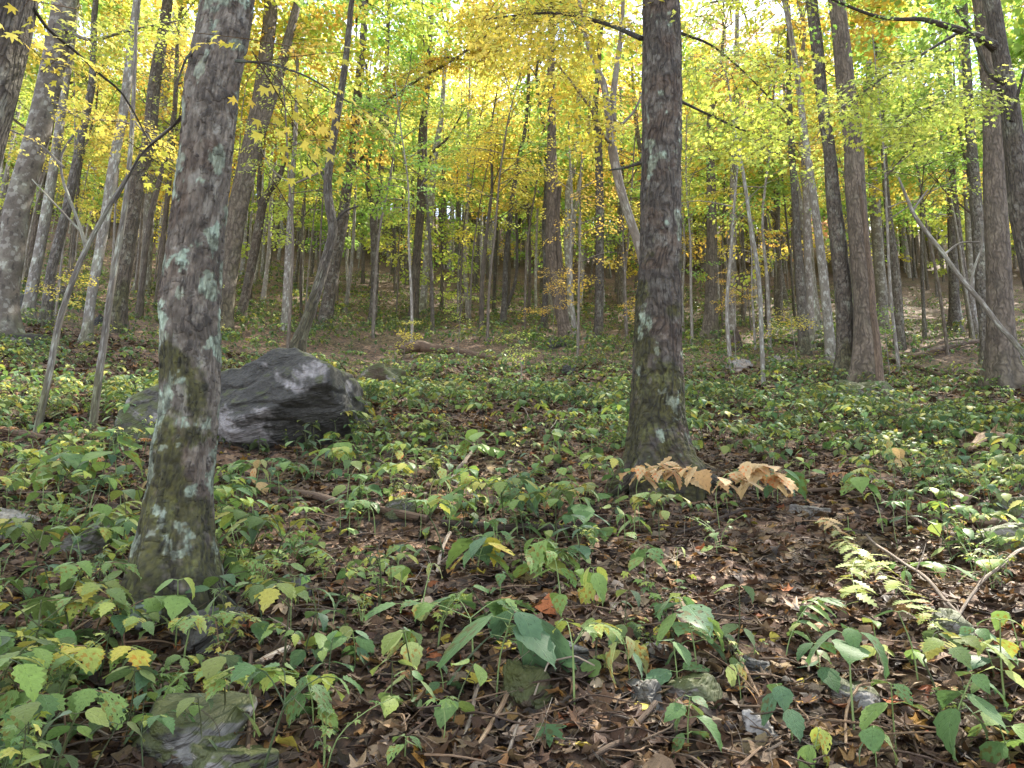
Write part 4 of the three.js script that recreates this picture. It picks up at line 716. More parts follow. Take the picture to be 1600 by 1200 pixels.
stick('curved pale twig bending over the mossy stone', [[835, 1112, 3, 0.05], [860, 1080, 3, 0.1], [900, 1073, 3, 0.1], [930, 1078, 2.5, 0.08]], { mat: 'pale', twigs: 0 });
stick('brown broken branch at the bottom right under the wide mossy rock', [[920, 1195, 9], [980, 1165, 11], [1025, 1120, 8, 0.04]], { mat: 'brown' });
stick('thin upright twig between the right-hand herbs', [[1320, 1200, 5], [1328, 1130, 5, 0.06], [1345, 1110, 4, 0.08], [1400, 1085, 3, 0.05]], { mat: 'tan', twigs: 1 });
stick('brown log end lying at the right edge behind the right-hand herbs', [[1500, 1040, 24], [1550, 1052, 26], [1620, 1062, 26]], { name: 'fallen_log', category: 'log', twigs: 0 });
stick('short gnarled root piece on the sunlit ground at the right', [[1515, 712, 10, 0.05], [1545, 690, 16, 0.02], [1575, 688, 12], [1583, 665, 7, 0.06]], { mat: 'tan', twigs: 2 });
stick('rotten reddish log propped above the ground behind the boulder', [[622, 562, 17, 0.16], [655, 558, 18, 0.18], [705, 560, 12, 0.14], [775, 568, 7, 0.08]], { name: 'fallen_log', category: 'log' });
stick('fallen log right of the flecked trunk pointing right', [[1395, 568, 8], [1440, 560, 9, 0.05], [1490, 548, 8, 0.1], [1545, 538, 6, 0.1]], { name: 'fallen_log', category: 'log' });
stick('dark fallen log behind the flecked trunk', [[1195, 535, 8], [1250, 542, 9], [1310, 548, 9]], { name: 'fallen_log', category: 'log', mat: 'dark' });
stick('slim log lying under the arching sapling on the right', [[1375, 556, 6], [1420, 575, 7], [1470, 590, 7]], { name: 'fallen_log', category: 'log' });
stick('fallen branch in front of the mossy mound on the right', [[1280, 645, 6], [1340, 638, 7], [1410, 655, 8], [1450, 675, 5]], { name: 'fallen_branch', category: 'branch' });
stick('brown log on the ground at the far left below the grey sapling', [[-10, 678, 12], [30, 684, 13], [70, 690, 10]], { name: 'fallen_log', category: 'log' });
stick('bare stick pointing up from the litter at the centre', [[700, 760, 6], [725, 735, 6, 0.06], [748, 715, 5, 0.1]], { mat: 'grey' });
stick('dark root-like branch at the foot of the thick dark trunk', [[1060, 838, 5], [1110, 832, 5, 0.05], [1165, 808, 4, 0.05], [1200, 800, 3]], { mat: 'dark' });
{
  const b = hit(1150, 548), t = thing('broken_stump', b, 'small dark splintered stump beside the narrow trunk right of centre', 'stump');
  for (let i = 0; i < 4; i++) { const a = i * 1.6, h = metres(b, [38, 30, 24, 18][i]); part('splinter', tube([V(Math.cos(a) * 0.09, -0.2, Math.sin(a) * 0.09), V(Math.cos(a) * 0.07, h * 0.5, Math.sin(a) * 0.07), V(Math.cos(a + 0.4) * 0.06, h, Math.sin(a) * 0.05)], [0.14, 0.11, 0.02], 8, 7), stickMats.dark, t); }
}
// scattered sticks, each for itself
{
  const r = rngOf(606);
  const where = (u, v) => `${v > 950 ? 'in the bottom' : v > 800 ? 'in the lower' : v > 680 ? 'in the middle' : 'in the upper'} ${u < 400 ? 'left' : u < 800 ? 'left-centre' : u < 1200 ? 'right-centre' : 'right'} litter`;
  for (let i = 0; i < 190; i++) {
    const v = 590 + 600 * Math.pow(r(), 0.75), u = r.r(0, 1600), a = r() * 6.28, L = r.r(40, 130) * (0.35 + 0.65 * (v - 560) / 640), m = r.pick(['brown', 'tan', 'grey', 'grey', 'pale', 'dark']), du = Math.cos(a) * L, dv = Math.sin(a) * L * 0.45, w = r.r(1.6, 4.2) * (0.35 + 0.65 * (v - 560) / 640);
    const lab = `thin ${m} twig lying ${where(u, v)}`;
    stick(lab, [[u - du / 2, v - dv / 2, w], [u + r.n() * 6, v + r.n() * 4, w, r.r(0, 0.06)], [u + du / 2, Math.min(1215, v + dv / 2), w * 0.6, r.r(0, 0.05)]], { mat: m, group: lab.replace('thin', 'thin scattered').replace('twig', 'twigs'), twigs: r() < 0.4 ? 2 : 1 });
  }
}

// ================================================================ herbs
const GREEN = {
  mid: [0.135, 0.24, 0.075], blue: [0.115, 0.21, 0.10], dark: [0.08, 0.16, 0.055], light: [0.23, 0.345, 0.085], yellowgreen: [0.44, 0.49, 0.10], pale: [0.50, 0.56, 0.19], yellow: [0.66, 0.55, 0.08], tan: [0.62, 0.42, 0.20], tan2: [0.68, 0.48, 0.26], tan3: [0.54, 0.32, 0.14], rust: [0.45, 0.22, 0.09], wilt: [0.36, 0.36, 0.14],
};
const leafMats = {}; const holes = tex(256, (u, v) => (noise(u * 11 + 3, v * 11 + 8, 3) > 0.86 || (fbm(u * 5, v * 5 + 40, 6, 3) > 0.665 && Math.abs(u - 0.5) > 0.06)) ? 0 : 1, false);
const spots = tex(256, (u, v) => { const k = veins(u, v), g = 0.72 + 0.45 * fbm(u * 7 + 8, v * 7, 14, 4), b = step(0.56, 0.66, fbm(u * 6 + 30, v * 6, 19, 4) + 0.10 * step(0.3, 0.5, Math.abs(u - 0.5))); return mix3(mix3([0.80 * g, 0.82 * g, 0.80 * g], [0.98, 0.98, 0.8], 0.5 * k), [0.85 * g, 0.42 * g, 0.25 * g], b * 0.85); }, true);
const leafMatOf = (k) => {
  if (leafMats[k]) return leafMats[k];
  const [c, how] = k.split(' '), m = leafMat(GREEN[c], 0.42, /tan|rust/.test(c) ? 0.05 : 0.3);
  if (how === 'eaten') { m.alphaMap = holes; m.alphaTest = 0.5; } if (how === 'spotted' || how === 'eaten') m.map = spots;
  return leafMats[k] = m;
};
const stemMats = { green: new THREE.MeshStandardMaterial({ name: 'stem', color: new THREE.Color().setRGB(0.16, 0.22, 0.07), roughness: 0.6 }), red: new THREE.MeshStandardMaterial({ name: 'stem', color: new THREE.Color().setRGB(0.16, 0.09, 0.05), roughness: 0.6 }) };
const BLADE = {
  ovate: [0.25, 0.55, 0.9, 0.4].map((d, i) => bladeGeo(1, 0.62 + 0.05 * i, { n: 9, tooth: 0.06, droop: d, fold: i % 2 ? 0.1 : 0.3, twist: [0.05, -0.12, 0.1, -0.05][i] })),
  coarse: [0.2, 0.45, 0.75, 0.35].map((d, i) => bladeGeo(1, 0.58 + 0.04 * i, { n: 11, tooth: 0.17, droop: d, fold: i % 2 ? 0.05 : 0.3, tip: 1.05, twist: [0.1, -0.1, 0.05, -0.15][i] })),
  round: [0.2, 0.5, 0.8].map((d, i) => bladeGeo(1, 0.86, { n: 8, tooth: 0.04, droop: d, fold: 0.18, tip: 0.92, twist: [0.1, -0.1, 0][i] })),
  lacy: [0.3, 0.6].map((d) => bladeGeo(1, 0.5, { n: 11, tooth: 0.42, droop: d, fold: 0.15 })),
  narrow: [0.3, 0.7].map((d) => bladeGeo(1, 0.36, { n: 8, tooth: 0.12, droop: d, fold: 0.2 })),
  lobed: [0, 1, 2].map((k) => lobedGeo(0.55, 5, { droop: 0.35, cut: 0.55, rnd: rngOf(300 + k) })),
  maple: [lobedGeo(0.55, 5, { droop: 0.25, cut: 0.38, rnd: rngOf(311) }), lobedGeo(0.55, 5, { droop: 0.4, cut: 0.42, rnd: rngOf(312) })],
};
const stemGeo = (pts, r0, r1) => tube(pts, pts.map((_, i) => mix(r0, r1, i / (pts.length - 1))), 3 * (pts.length - 1), 5, { closeTop: false });
// every kind returns { stem: [geometries], leaves: [[blade, matrix, colour]] } around its foot
function leafAt(p, yaw, pitch, roll, s) { const h = hash3(Math.round(p.x * 7919), Math.round(p.z * 6007), Math.round(yaw * 1000)); return mat4(p, eulerQ(pitch, yaw, roll), V(s * (0.74 + 0.5 * h), s * (0.6 + 1.2 * ((h * 7) % 1)), s)); }
const KIND = {
  broad(r, h, L, cols, o = {}) {                     // opposite toothed leaves, the top ones crowded
    const lean = V(r.r(-0.25, 0.25) * h, 0, r.r(-0.15, 0.25) * h), P = (k) => V(lean.x * k * k, h * k, lean.z * k * k), leaves = [], stem = [stemGeo([V(0, -0.03, 0), P(0.5), P(1)], 0.0045 * h / 0.4 + 0.001, 0.002)];
    const lv = o.levels ?? Math.max(2, Math.round(h / 0.11)), start = o.start ?? 0.4, y0 = r() * 6.28;
    for (let i = 0; i < lv; i++) {
      const k = mix(start, 1, Math.pow(i / (lv - 1 || 1), 0.75)), s = L * (0.7 + 0.35 * Math.sin(Math.PI * (0.25 + 0.65 * i / lv))) * (i === lv - 1 ? 0.72 : 1);
      for (const q of [0, 1]) {
        if (r() < 0.07) continue;
        const yaw = y0 + i * 1.571 + q * Math.PI + r.r(-0.35, 0.35), pet = s * r.r(0.15, 0.3), b = P(k), e = b.clone().add(V(Math.sin(yaw) * pet, pet * 0.25, Math.cos(yaw) * pet));
        stem.push(stemGeo([b, e], 0.0016, 0.0012)); leaves.push([r.pick(BLADE[o.blade ?? 'ovate']), leafAt(e, yaw, (o.pitch ?? 0.15) + r.r(-0.25, 0.45), r.r(-0.4, 0.4), s * r.r(0.85, 1.12)), r.pick(cols)]);
      }
    }
    return { stem, leaves };
  },
  compound(r, h, L, cols, o = {}) {                  // three leaf stalks, each with toothed leaflets
    const leaves = [], lean = V(r.r(-0.2, 0.2) * h, 0, r.r(-0.1, 0.2) * h), top = V(lean.x, h * 0.75, lean.z), stem = [stemGeo([V(0, -0.03, 0), V(lean.x * 0.3, h * 0.4, lean.z * 0.3), top], 0.0045, 0.003)], y0 = o.yaw ?? r() * 6.28, nb = o.fronds ?? 3;
    for (let b = 0; b < nb; b++) {
      const yaw = y0 + (b - (nb - 1) / 2) * r.r(0.9, 1.5), R = L * r.r(1.7, 2.4), pt = (k) => top.clone().add(V(Math.sin(yaw) * R * k, h * 0.3 * Math.sin(k * 2.1), Math.cos(yaw) * R * k)); stem.push(stemGeo([top, pt(0.5), pt(1)], 0.0025, 0.0012));
      const pairs = o.pairs ?? 2;
      for (let i = 0; i < pairs; i++) for (const q of [-1, 1]) { const k = 0.5 + 0.38 * i / pairs, p = pt(k), y = yaw + q * r.r(0.75, 1.15), e = p.clone().add(V(Math.sin(y) * L * 0.12, 0, Math.cos(y) * L * 0.12)); leaves.push([r.pick(BLADE[o.blade ?? 'coarse']), leafAt(e, y, (o.pitch ?? 0.15) + r.r(-0.15, 0.4), r.r(-0.3, 0.3), L * r.r(0.75, 1.0)), r.pick(cols)]); }
      leaves.push([r.pick(BLADE[o.blade ?? 'coarse']), leafAt(pt(1), yaw, (o.pitch ?? 0.15) + r.r(0, 0.4), r.r(-0.3, 0.3), L * r.r(1.0, 1.2)), r.pick(cols)]);
    }
    return { stem, leaves };
  },
  lobed(r, h, L, cols, o = {}) {                     // wiry arching stems with small lobed leaves
    const leaves = [], stem = [], ns = o.stems ?? 3;
    for (let s = 0; s < ns; s++) {
      const a = r() * 6.28, R = h * r.r(0.3, 0.9), pt = (k) => V(Math.sin(a) * R * k * k, h * (k * 1.25 - 0.35 * k * k), Math.cos(a) * R * k * k); stem.push(stemGeo([V(0, -0.02, 0), pt(0.4), pt(0.75), pt(1)], 0.0028, 0.0012));
      const n = o.n ?? 6; for (let i = 0; i < n; i++) { const k = 0.3 + 0.7 * (i + r()) / n, y = r() * 6.28, b = pt(Math.min(1, k)), e = b.clone().add(V(Math.sin(y) * L * 0.4, L * 0.2, Math.cos(y) * L * 0.4)); stem.push(stemGeo([b, e], 0.001, 0.0008)); leaves.push([r.pick(BLADE.lobed), leafAt(e, y, r.r(-0.1, 0.6), r.r(-0.4, 0.4), L * r.r(0.7, 1.15)), r.pick(cols)]); }
    }
    return { stem, leaves };
  },
  frond(r, h, L, cols, o = {}) {                     // an arching feathery frond
    const leaves = [], yaw = o.yaw ?? r() * 6.28, R = L, pt = (k) => V(Math.sin(yaw) * R * k, h * Math.sin(0.3 + k * 1.9) - h * 0.25, Math.cos(yaw) * R * k), stem = [stemGeo([V(0, -0.03, 0), pt(0.1), pt(0.4), pt(0.7), pt(1)], 0.003, 0.001)], n = o.n ?? 13;
    for (let i = 0; i < n; i++) for (const q of [-1, 1]) { const k = 0.16 + 0.82 * i / n, s = L * 0.34 * Math.sin(Math.PI * (0.14 + 0.80 * k)), y = yaw + q * r.r(0.95, 1.25); leaves.push([r.pick(BLADE[o.blade ?? 'narrow']), leafAt(pt(k), y, r.r(-0.1, 0.35), q * -0.2, s), r.pick(cols)]); }
    leaves.push([BLADE.narrow[0], leafAt(pt(1), yaw, 0.3, 0, L * 0.10), cols[0]]);
    return { stem, leaves };
  },
  seedling(r, h, L, cols, o = {}) {                  // one thin stem, a few lobed leaves
    const leaves = [], stem = [stemGeo([V(0, -0.02, 0), V(0.01, h * 0.5, 0), V(0, h, 0)], 0.002, 0.0015)], n = o.n ?? 2, y0 = o.yaw ?? r() * 6.28;
    for (let i = 0; i < n; i++) { const y = y0 + i * 6.28 / n + r.r(-0.3, 0.3), e = V(Math.sin(y) * L * 0.3, h + L * 0.1, Math.cos(y) * L * 0.3); stem.push(stemGeo([V(0, h, 0), e], 0.001, 0.001)); leaves.push([r.pick(BLADE.maple), leafAt(e, y, o.pitch ?? r.r(0, 0.4), 0, L * r.r(0.85, 1.1)), r.pick(cols)]); }
    return { stem, leaves };
  },
};
function plant(p, label, group, spec, { name = 'herb', category = 'plant', turn = 0, stem = 'green', leaf = 'leaf' } = {}) {
  const t = thing(name, p, label, category, group); t.rotation.y = turn;
  part('stem', mergeGeometries(spec.stem), stemMats[stem], t);
  for (const [g, m, c] of spec.leaves) { const w = hash3(Math.round(m.elements[12] * 9e3), Math.round(m.elements[14] * 9e3), t.id === undefined ? 1 : Math.round(p.x * 1e3)), o = part(leaf, g, leafMatOf(!c.startsWith('tan') && w < 0.26 ? c + ' eaten' : w < 0.55 ? c + ' spotted' : c), t); m.decompose(o.position, o.quaternion, o.scale); }
  return t;
}
// u, v where the leafy top is seen; foot = where the stem meets the ground; L = leaf length in pixels
function hero(kind, label, u, v, foot, L, cols, o = {}) {
  const p = hit(o.fu ?? u, foot), r = rngOf(Math.round(u * 31 + v * 17)), topP = at(u, v, -p.z), h = Math.max(0.05, topP.y - p.y), l = metres(p, L) * (L > 100 ? 0.9 : o.k ?? (kind === 'compound' ? 0.66 : 0.76));
  heroSpots.push([p.x, p.z, 0.16]);
  const spec = KIND[kind](r, h, l, cols, o); return plant(p, label, null, spec, o);
}
// a leafy frond that lies along points seen at [u, v]
function trail(label, uv, cols, n, L, o = {}) {
  const r = rngOf(Math.round(uv[0][0] * 3 + uv[0][1])), P = uv.map(([u, v], i) => hit(u, v).add(V(0, (o.lift ?? 0.10) + 0.05 * Math.sin(i * 1.3), 0))), base = hit(uv[0][0], uv[0][1]), Q = local(P, base), curve = new THREE.CatmullRomCurve3(Q);
  const stem = [stemGeo([V(0, -0.03, 0), ...Q], 0.003, 0.001)], leaves = []; P.forEach((p) => heroSpots.push([p.x, p.z, 0.13]));
  for (let i = 0; i < n; i++) for (const q of [-1, 1]) { const k = (i + 0.5 + r.r(-0.3, 0.3)) / n, p = curve.getPoint(k), t = curve.getTangent(k), y = o.face ? q * r.r(0, 1.9) : Math.atan2(t.x, t.z) + q * r.r(0.7, 1.3); leaves.push([r.pick(BLADE[o.blade ?? 'lacy']), leafAt(p.add(V(0, r.r(-0.02, 0.03) * (o.face ? 2 : 1), o.face ? r.r(-0.08, 0.08) : 0)), y, (o.pitch ?? 0.08) + r.r(-0.33, 0.33), r.r(-0.4, 0.4), L * r.r(0.6, 1.1)), r.pick(cols)]); }
  return plant(base, label, null, { stem, leaves }, { name: o.name ?? 'fern', leaf: o.leaf ?? 'pinna' });
}
const B = ['mid', 'mid', 'blue'], LG = ['light', 'mid', 'light'], YG = ['yellowgreen', 'light', 'light'];
hero('broad', 'large-leaved green herb in the bottom centre, its drooping leaves the biggest there', 775, 960, 1090, 118, ['blue', 'mid', 'blue'], { levels: 4, start: 0.72, pitch: 0.45 });
hero('broad', 'sunlit herb with white-shining leaves and one yellow leaf at the picture centre', 745, 838, 900, 66, ['mid', 'light', 'mid', 'yellow', 'blue'], { levels: 5, start: 0.5, pitch: 0.2 });
hero('broad', 'bright yellow-green herb right of the sunlit one', 838, 842, 915, 68, ['light', 'light', 'mid', 'yellowgreen'], { levels: 5, start: 0.45, pitch: 0.35 });
hero('broad', 'herb with two hanging yellow-green leaves between the sunlit herbs and the thick trunk', 928, 888, 950, 58, ['yellowgreen', 'light', 'light'], { levels: 3, start: 0.6, pitch: 0.7 });
hero('broad', 'small fresh green herb on a thin stem left of the tan leaves', 1008, 852, 920, 46, LG, { levels: 3, start: 0.7, pitch: 0.3 });
hero('broad', 'broad dull-green herb with a long blue-green leaf, right of centre', 1090, 935, 1050, 84, ['blue', 'mid', 'light', 'blue'], { levels: 5, start: 0.4, pitch: 0.35 });
hero('broad', 'pale wilting herb with curled white-edged leaves right of the large-leaved one', 985, 995, 1070, 70, ['pale', 'wilt', 'blue'], { levels: 3, start: 0.65, pitch: 0.5 });
hero('broad', 'wilted herb with one limp yellow stem left of the large-leaved one', 640, 985, 1050, 64, ['wilt', 'light', 'pale'], { levels: 2, start: 0.7, pitch: 0.7 });
hero('broad', 'green herb with two upright leaves at the lower left of centre', 555, 985, 1040, 58, B, { levels: 3, start: 0.5, pitch: 0.5 });
hero('broad', 'eaten-leaved green herb over the dark hollow left of centre', 490, 1060, 1140, 76, ['mid', 'light', 'mid'], { levels: 4, start: 0.4, pitch: 0.5 });
hero('seedling', 'three-leaved pale green seedling at the bottom left of centre', 690, 1095, 1165, 58, ['light', 'mid'], { n: 3 });
hero('broad', 'small fresh herb at the bottom edge left of centre', 632, 1150, 1200, 50, LG, { levels: 2, start: 0.75 });
hero('seedling', 'single dark green star-shaped leaf on the litter at the bottom centre', 862, 1138, 1160, 84, ['dark'], { n: 1, yaw: 0.1, pitch: 0.9 });
hero('broad', 'green herb with serrate leaves at the bottom right of centre', 1075, 1085, 1180, 62, ['mid', 'light', 'mid'], { levels: 4, start: 0.35, pitch: 0.4 });
hero('broad', 'blue-green herb with narrow hanging leaves in the bottom right quarter', 1240, 1070, 1165, 70, ['blue', 'mid', 'blue'], { levels: 3, start: 0.6, pitch: 0.5 });
hero('broad', 'tall herb with a ring of oval leaves high on a bare stem, lower right', 1390, 985, 1150, 84, ['mid', 'blue', 'mid'], { levels: 3, start: 0.86, pitch: 0.3, fu: 1335 });
hero('broad', 'herb with a wide whorl of serrate leaves near the lower right corner', 1490, 1050, 1195, 88, ['mid', 'light', 'mid'], { levels: 4, start: 0.6, pitch: 0.4 });
hero('broad', 'herb with a long pale horizontal leaf at the right, second from the corner', 1400, 1065, 1175, 76, ['mid', 'light'], { levels: 2, start: 0.7 });
hero('broad', 'lone round-leaved herb at the bottom right of the bottom edge', 1370, 1135, 1205, 66, ['mid', 'light'], { blade: 'round', levels: 2, start: 0.7, pitch: 0.6 });
hero('broad', 'herb with dull green leaves cut by the lower right corner', 1580, 1120, 1205, 76, ['mid', 'light'], { levels: 3, start: 0.5 });
hero('broad', 'hanging yellow-green leaved herb in the shade at the bottom right', 1272, 1140, 1205, 66, ['light', 'yellowgreen'], { levels: 2, start: 0.6, pitch: 0.9 });
hero('broad', 'grey-green herb in the clump at the right edge below the crossing twigs', 1555, 985, 1060, 62, ['mid', 'blue'], { levels: 4, start: 0.4 });
hero('compound', 'yellow-green baneberry-like plant in front of the foot of the lichened trunk', 195, 935, 1030, 62, ['yellowgreen', 'light', 'light'], { name: 'compound_plant', leaf: 'leaflet', stem: 'red', yaw: 0.3 });
hero('compound', 'light green many-leaflet plant furthest up left of the lichened trunk', 128, 880, 985, 56, ['light', 'light', 'mid'], { name: 'compound_plant', leaf: 'leaflet', stem: 'red', yaw: 1.2 });
hero('compound', 'yellowing compound plant with browned leaflets at the lower left', 175, 1005, 1110, 64, ['yellowgreen', 'yellowgreen', 'light', 'yellow'], { name: 'compound_plant', leaf: 'leaflet', stem: 'red', yaw: -0.1 });
hero('compound', 'bright green compound plant with hanging leaflets in the lower left corner', 100, 1075, 1195, 82, ['light', 'mid', 'light'], { name: 'compound_plant', leaf: 'leaflet', stem: 'red', yaw: 0.1, pitch: 0.45 });
hero('compound', 'pale leaflets right of the foot of the lichened trunk', 285, 960, 1050, 56, ['yellowgreen', 'light', 'pale'], { name: 'compound_plant', leaf: 'leaflet', fronds: 2, yaw: 0.8 });
hero('compound', 'green leaflets at the left edge above the long tan stick', 25, 985, 1060, 58, ['mid', 'light'], { name: 'compound_plant', leaf: 'leaflet', fronds: 2, yaw: 0.6 });
hero('compound', 'dark green compound plant beneath the bright one in the lower left corner', 70, 1150, 1215, 66, ['mid', 'dark'], { name: 'compound_plant', leaf: 'leaflet', fronds: 3 });
trail('withered plant with tan leaflets before the foot of the thick dark trunk', [[1000, 812], [1045, 806], [1100, 822]], ['tan', 'tan2', 'tan2', 'tan3'], 12, 0.175, { lift: 0.30, pitch: 0.36, face: true, blade: 'coarse', leaf: 'leaflet', name: 'withered_plant' });
trail('withered plant with tan leaflets, right of the other tan one', [[1125, 828], [1180, 816], [1230, 826]], ['tan', 'tan2', 'tan2', 'tan3'], 12, 0.175, { lift: 0.30, pitch: 0.36, face: true, blade: 'coarse', leaf: 'leaflet', name: 'withered_plant' });
trail('pale yellow-green ferny plant lying diagonally down the right foreground', [[1312, 868], [1350, 915], [1400, 955], [1470, 1012]], ['pale', 'pale', 'yellowgreen'], 24, 0.10);
trail('pale ferny side shoot left of the diagonal ferny plant', [[1345, 905], [1335, 945], [1345, 985]], ['pale', 'yellowgreen'], 12, 0.10);
trail('browned fern tip at the upper end of the diagonal ferny plant', [[1290, 838], [1305, 862], [1330, 890]], ['tan', 'wilt', 'tan'], 12, 0.09);
hero('lobed', 'wiry small-leaved shrub in front of the right foot of the lichened trunk', 400, 865, 960, 34, ['yellowgreen', 'light', 'light'], { name: 'small_shrub', category: 'shrub', stems: 5, n: 8, stem: 'red' });
hero('lobed', 'straggly small-leaved shrub right of the wiry one', 455, 825, 900, 34, ['light', 'mid'], { name: 'small_shrub', category: 'shrub', stems: 4, n: 7, stem: 'red' });
hero('lobed', 'pale yellow small-leaved shrub below the small dark pointed rock', 340, 960, 1060, 34, ['yellowgreen', 'pale', 'light'], { name: 'small_shrub', category: 'shrub', stems: 4, n: 7, stem: 'red' });
hero('lobed', 'small-leaved shrub before the foot of the lichened trunk, on its left', 215, 845, 930, 32, ['light', 'yellowgreen'], { name: 'small_shrub', category: 'shrub', stems: 4, n: 6, stem: 'red' });
hero('broad', 'broad-leaved herb under the boulder, its leaves held flat', 520, 690, 735, 52, ['mid', 'blue', 'light'], { levels: 3, start: 0.7 });
hero('broad', 'round-leaved clump left of the lichened trunk', 90, 700, 775, 58, ['light', 'mid', 'light'], { blade: 'round', levels: 4, start: 0.4 });
hero('broad', 'flat-topped herb left of the lichened trunk with pale leaves', 180, 685, 770, 60, ['light', 'mid'], { levels: 4, start: 0.5 });
hero('broad', 'dark hanging-leaved herb left of the foot of the lichened trunk', 165, 790, 860, 60, ['mid', 'light'], { levels: 4, start: 0.4, pitch: 0.5 });
hero('broad', 'leafy herb at the centre with a dark rounded leaf hanging', 815, 745, 815, 58, B, { levels: 4, start: 0.45, pitch: 0.45 });
hero('broad', 'domed wide-leaved herb above the centre', 745, 672, 715, 50, ['mid', 'light'], { levels: 3, start: 0.6, blade: 'round', pitch: 0.4 });
hero('broad', 'herb with spear-shaped leaves left of the roots of the thick dark trunk', 920, 780, 845, 58, ['blue', 'mid'], { levels: 4, start: 0.4, pitch: 0.5 });
hero('broad', 'green herb right of the root of the thick dark trunk', 1215, 735, 790, 54, ['mid', 'blue', 'mid'], { levels: 3, start: 0.6 });
hero('broad', 'herb with pale round leaves right of the dark trunk root', 1350, 740, 785, 46, ['light', 'mid'], { blade: 'round', levels: 3, start: 0.6 });
hero('seedling', 'orange-brown dead maple leaf caught on the mossy foot of the lichened trunk', 315, 866, 885, 56, ['tan'], { n: 1, yaw: -0.6, pitch: 1.0, name: 'caught_leaf', category: 'leaf', stem: 'red' });

// the other herbs near by, each for itself; further up they run together
function greenness(x, z) {                           // how thick the herbs stand, from open litter to a closed carpet
  const d = -z, u = 800 + FOCAL * x / d; let k = fbm(x * 0.55 + 60, z * 0.55 + 20, 4, 3);
  k += 0.08 * step(5, 9, d) + (u < 520 ? 0.03 : 0) - 0.03 * step(1150, 1300, u) * step(10, 5, d) - 0.14 * step(1300, 1450, u) * step(5, 8, d);
  return k;
}
const nearPick = (r) => {
  const q = r();
  if (q < 0.36) return ['broad', r.pick([['mid', 'blue', 'mid'], ['mid', 'light'], ['blue', 'dark'], ['light', 'yellowgreen']]), 'broad-leaved herb', {}];
  if (q < 0.47) return ['broad', r.pick([['mid', 'light'], ['light']]), 'round-leaved herb', { blade: 'round', pitch: 0.35 }];
  if (q < 0.55) return ['broad', ['mid', 'blue'], 'narrow-leaved herb', { blade: 'narrow', pitch: 0.5 }];
  if (q < 0.68) return ['lobed', r.pick([['light', 'yellowgreen'], ['mid', 'light']]), 'small-leaved shrublet', {}];
  if (q < 0.77) return ['compound', r.pick([['light', 'mid'], ['yellowgreen', 'light']]), 'compound-leaved herb', {}];
  if (q < 0.88) return ['seedling', r.pick([['mid'], ['light'], ['yellow'], ['dark'], ['rust']]), 'maple seedling', { n: 2 + Math.floor(r() * 3) }];
  if (q < 0.93) return ['frond', r.pick([['mid', 'light'], ['pale', 'yellowgreen']]), 'small fern', { n: 9 }];
  return ['broad', ['wilt', 'pale', 'tan'], 'wilted pale herb', { pitch: 0.9 }];
};
{
  const r = rngOf(1212); let n = 0, tries = 0;
  while (n < 300 && tries++ < 20000) {
    const d = mix(1.95, 7.0, Math.pow(r(), 0.72)), x = r.r(-0.74, 0.74) * d, z = -d; if (greenness(x, z) < 0.44 + r.r(-0.2, 0.16)) continue;
    if (heroSpots.some(([a, b, q]) => (a - x) ** 2 + (b - z) ** 2 < q * q) || trunksSeen.some(([a, b]) => (a - x) ** 2 + (b - z) ** 2 < 0.12)) continue;
    const [kind, cols, what, o] = nearPick(r), h = r.r(0.08, 0.30), L = (kind === 'lobed' ? 0.055 : kind === 'seedling' ? 0.10 : kind === 'frond' ? 0.3 : 0.10) * Math.exp(r.n() * 0.3), u = 800 + FOCAL * x / d;
    const place = `${d < 3.3 ? 'in the very front' : d < 4.6 ? 'in the front litter' : d < 6 ? 'in the mid slope' : 'above the mid slope'} ${u < 330 ? 'left of the lichened trunk' : u < 640 ? 'between the lichened trunk and the centre' : u < 980 ? 'near the centre' : u < 1280 ? 'below the thick dark trunk' : 'on the right side'}`;
    heroSpots.push([x, z, 0.10]);
    plant(onGround(x, z), `${what} ${place}`, `${what}s ${place}`, KIND[kind](r, h, L, cols, o), { name: kind === 'lobed' ? 'shrublet' : kind === 'frond' ? 'fern' : kind === 'seedling' ? 'seedling' : 'herb', turn: r() * 6.28 }); n++;
  }
}
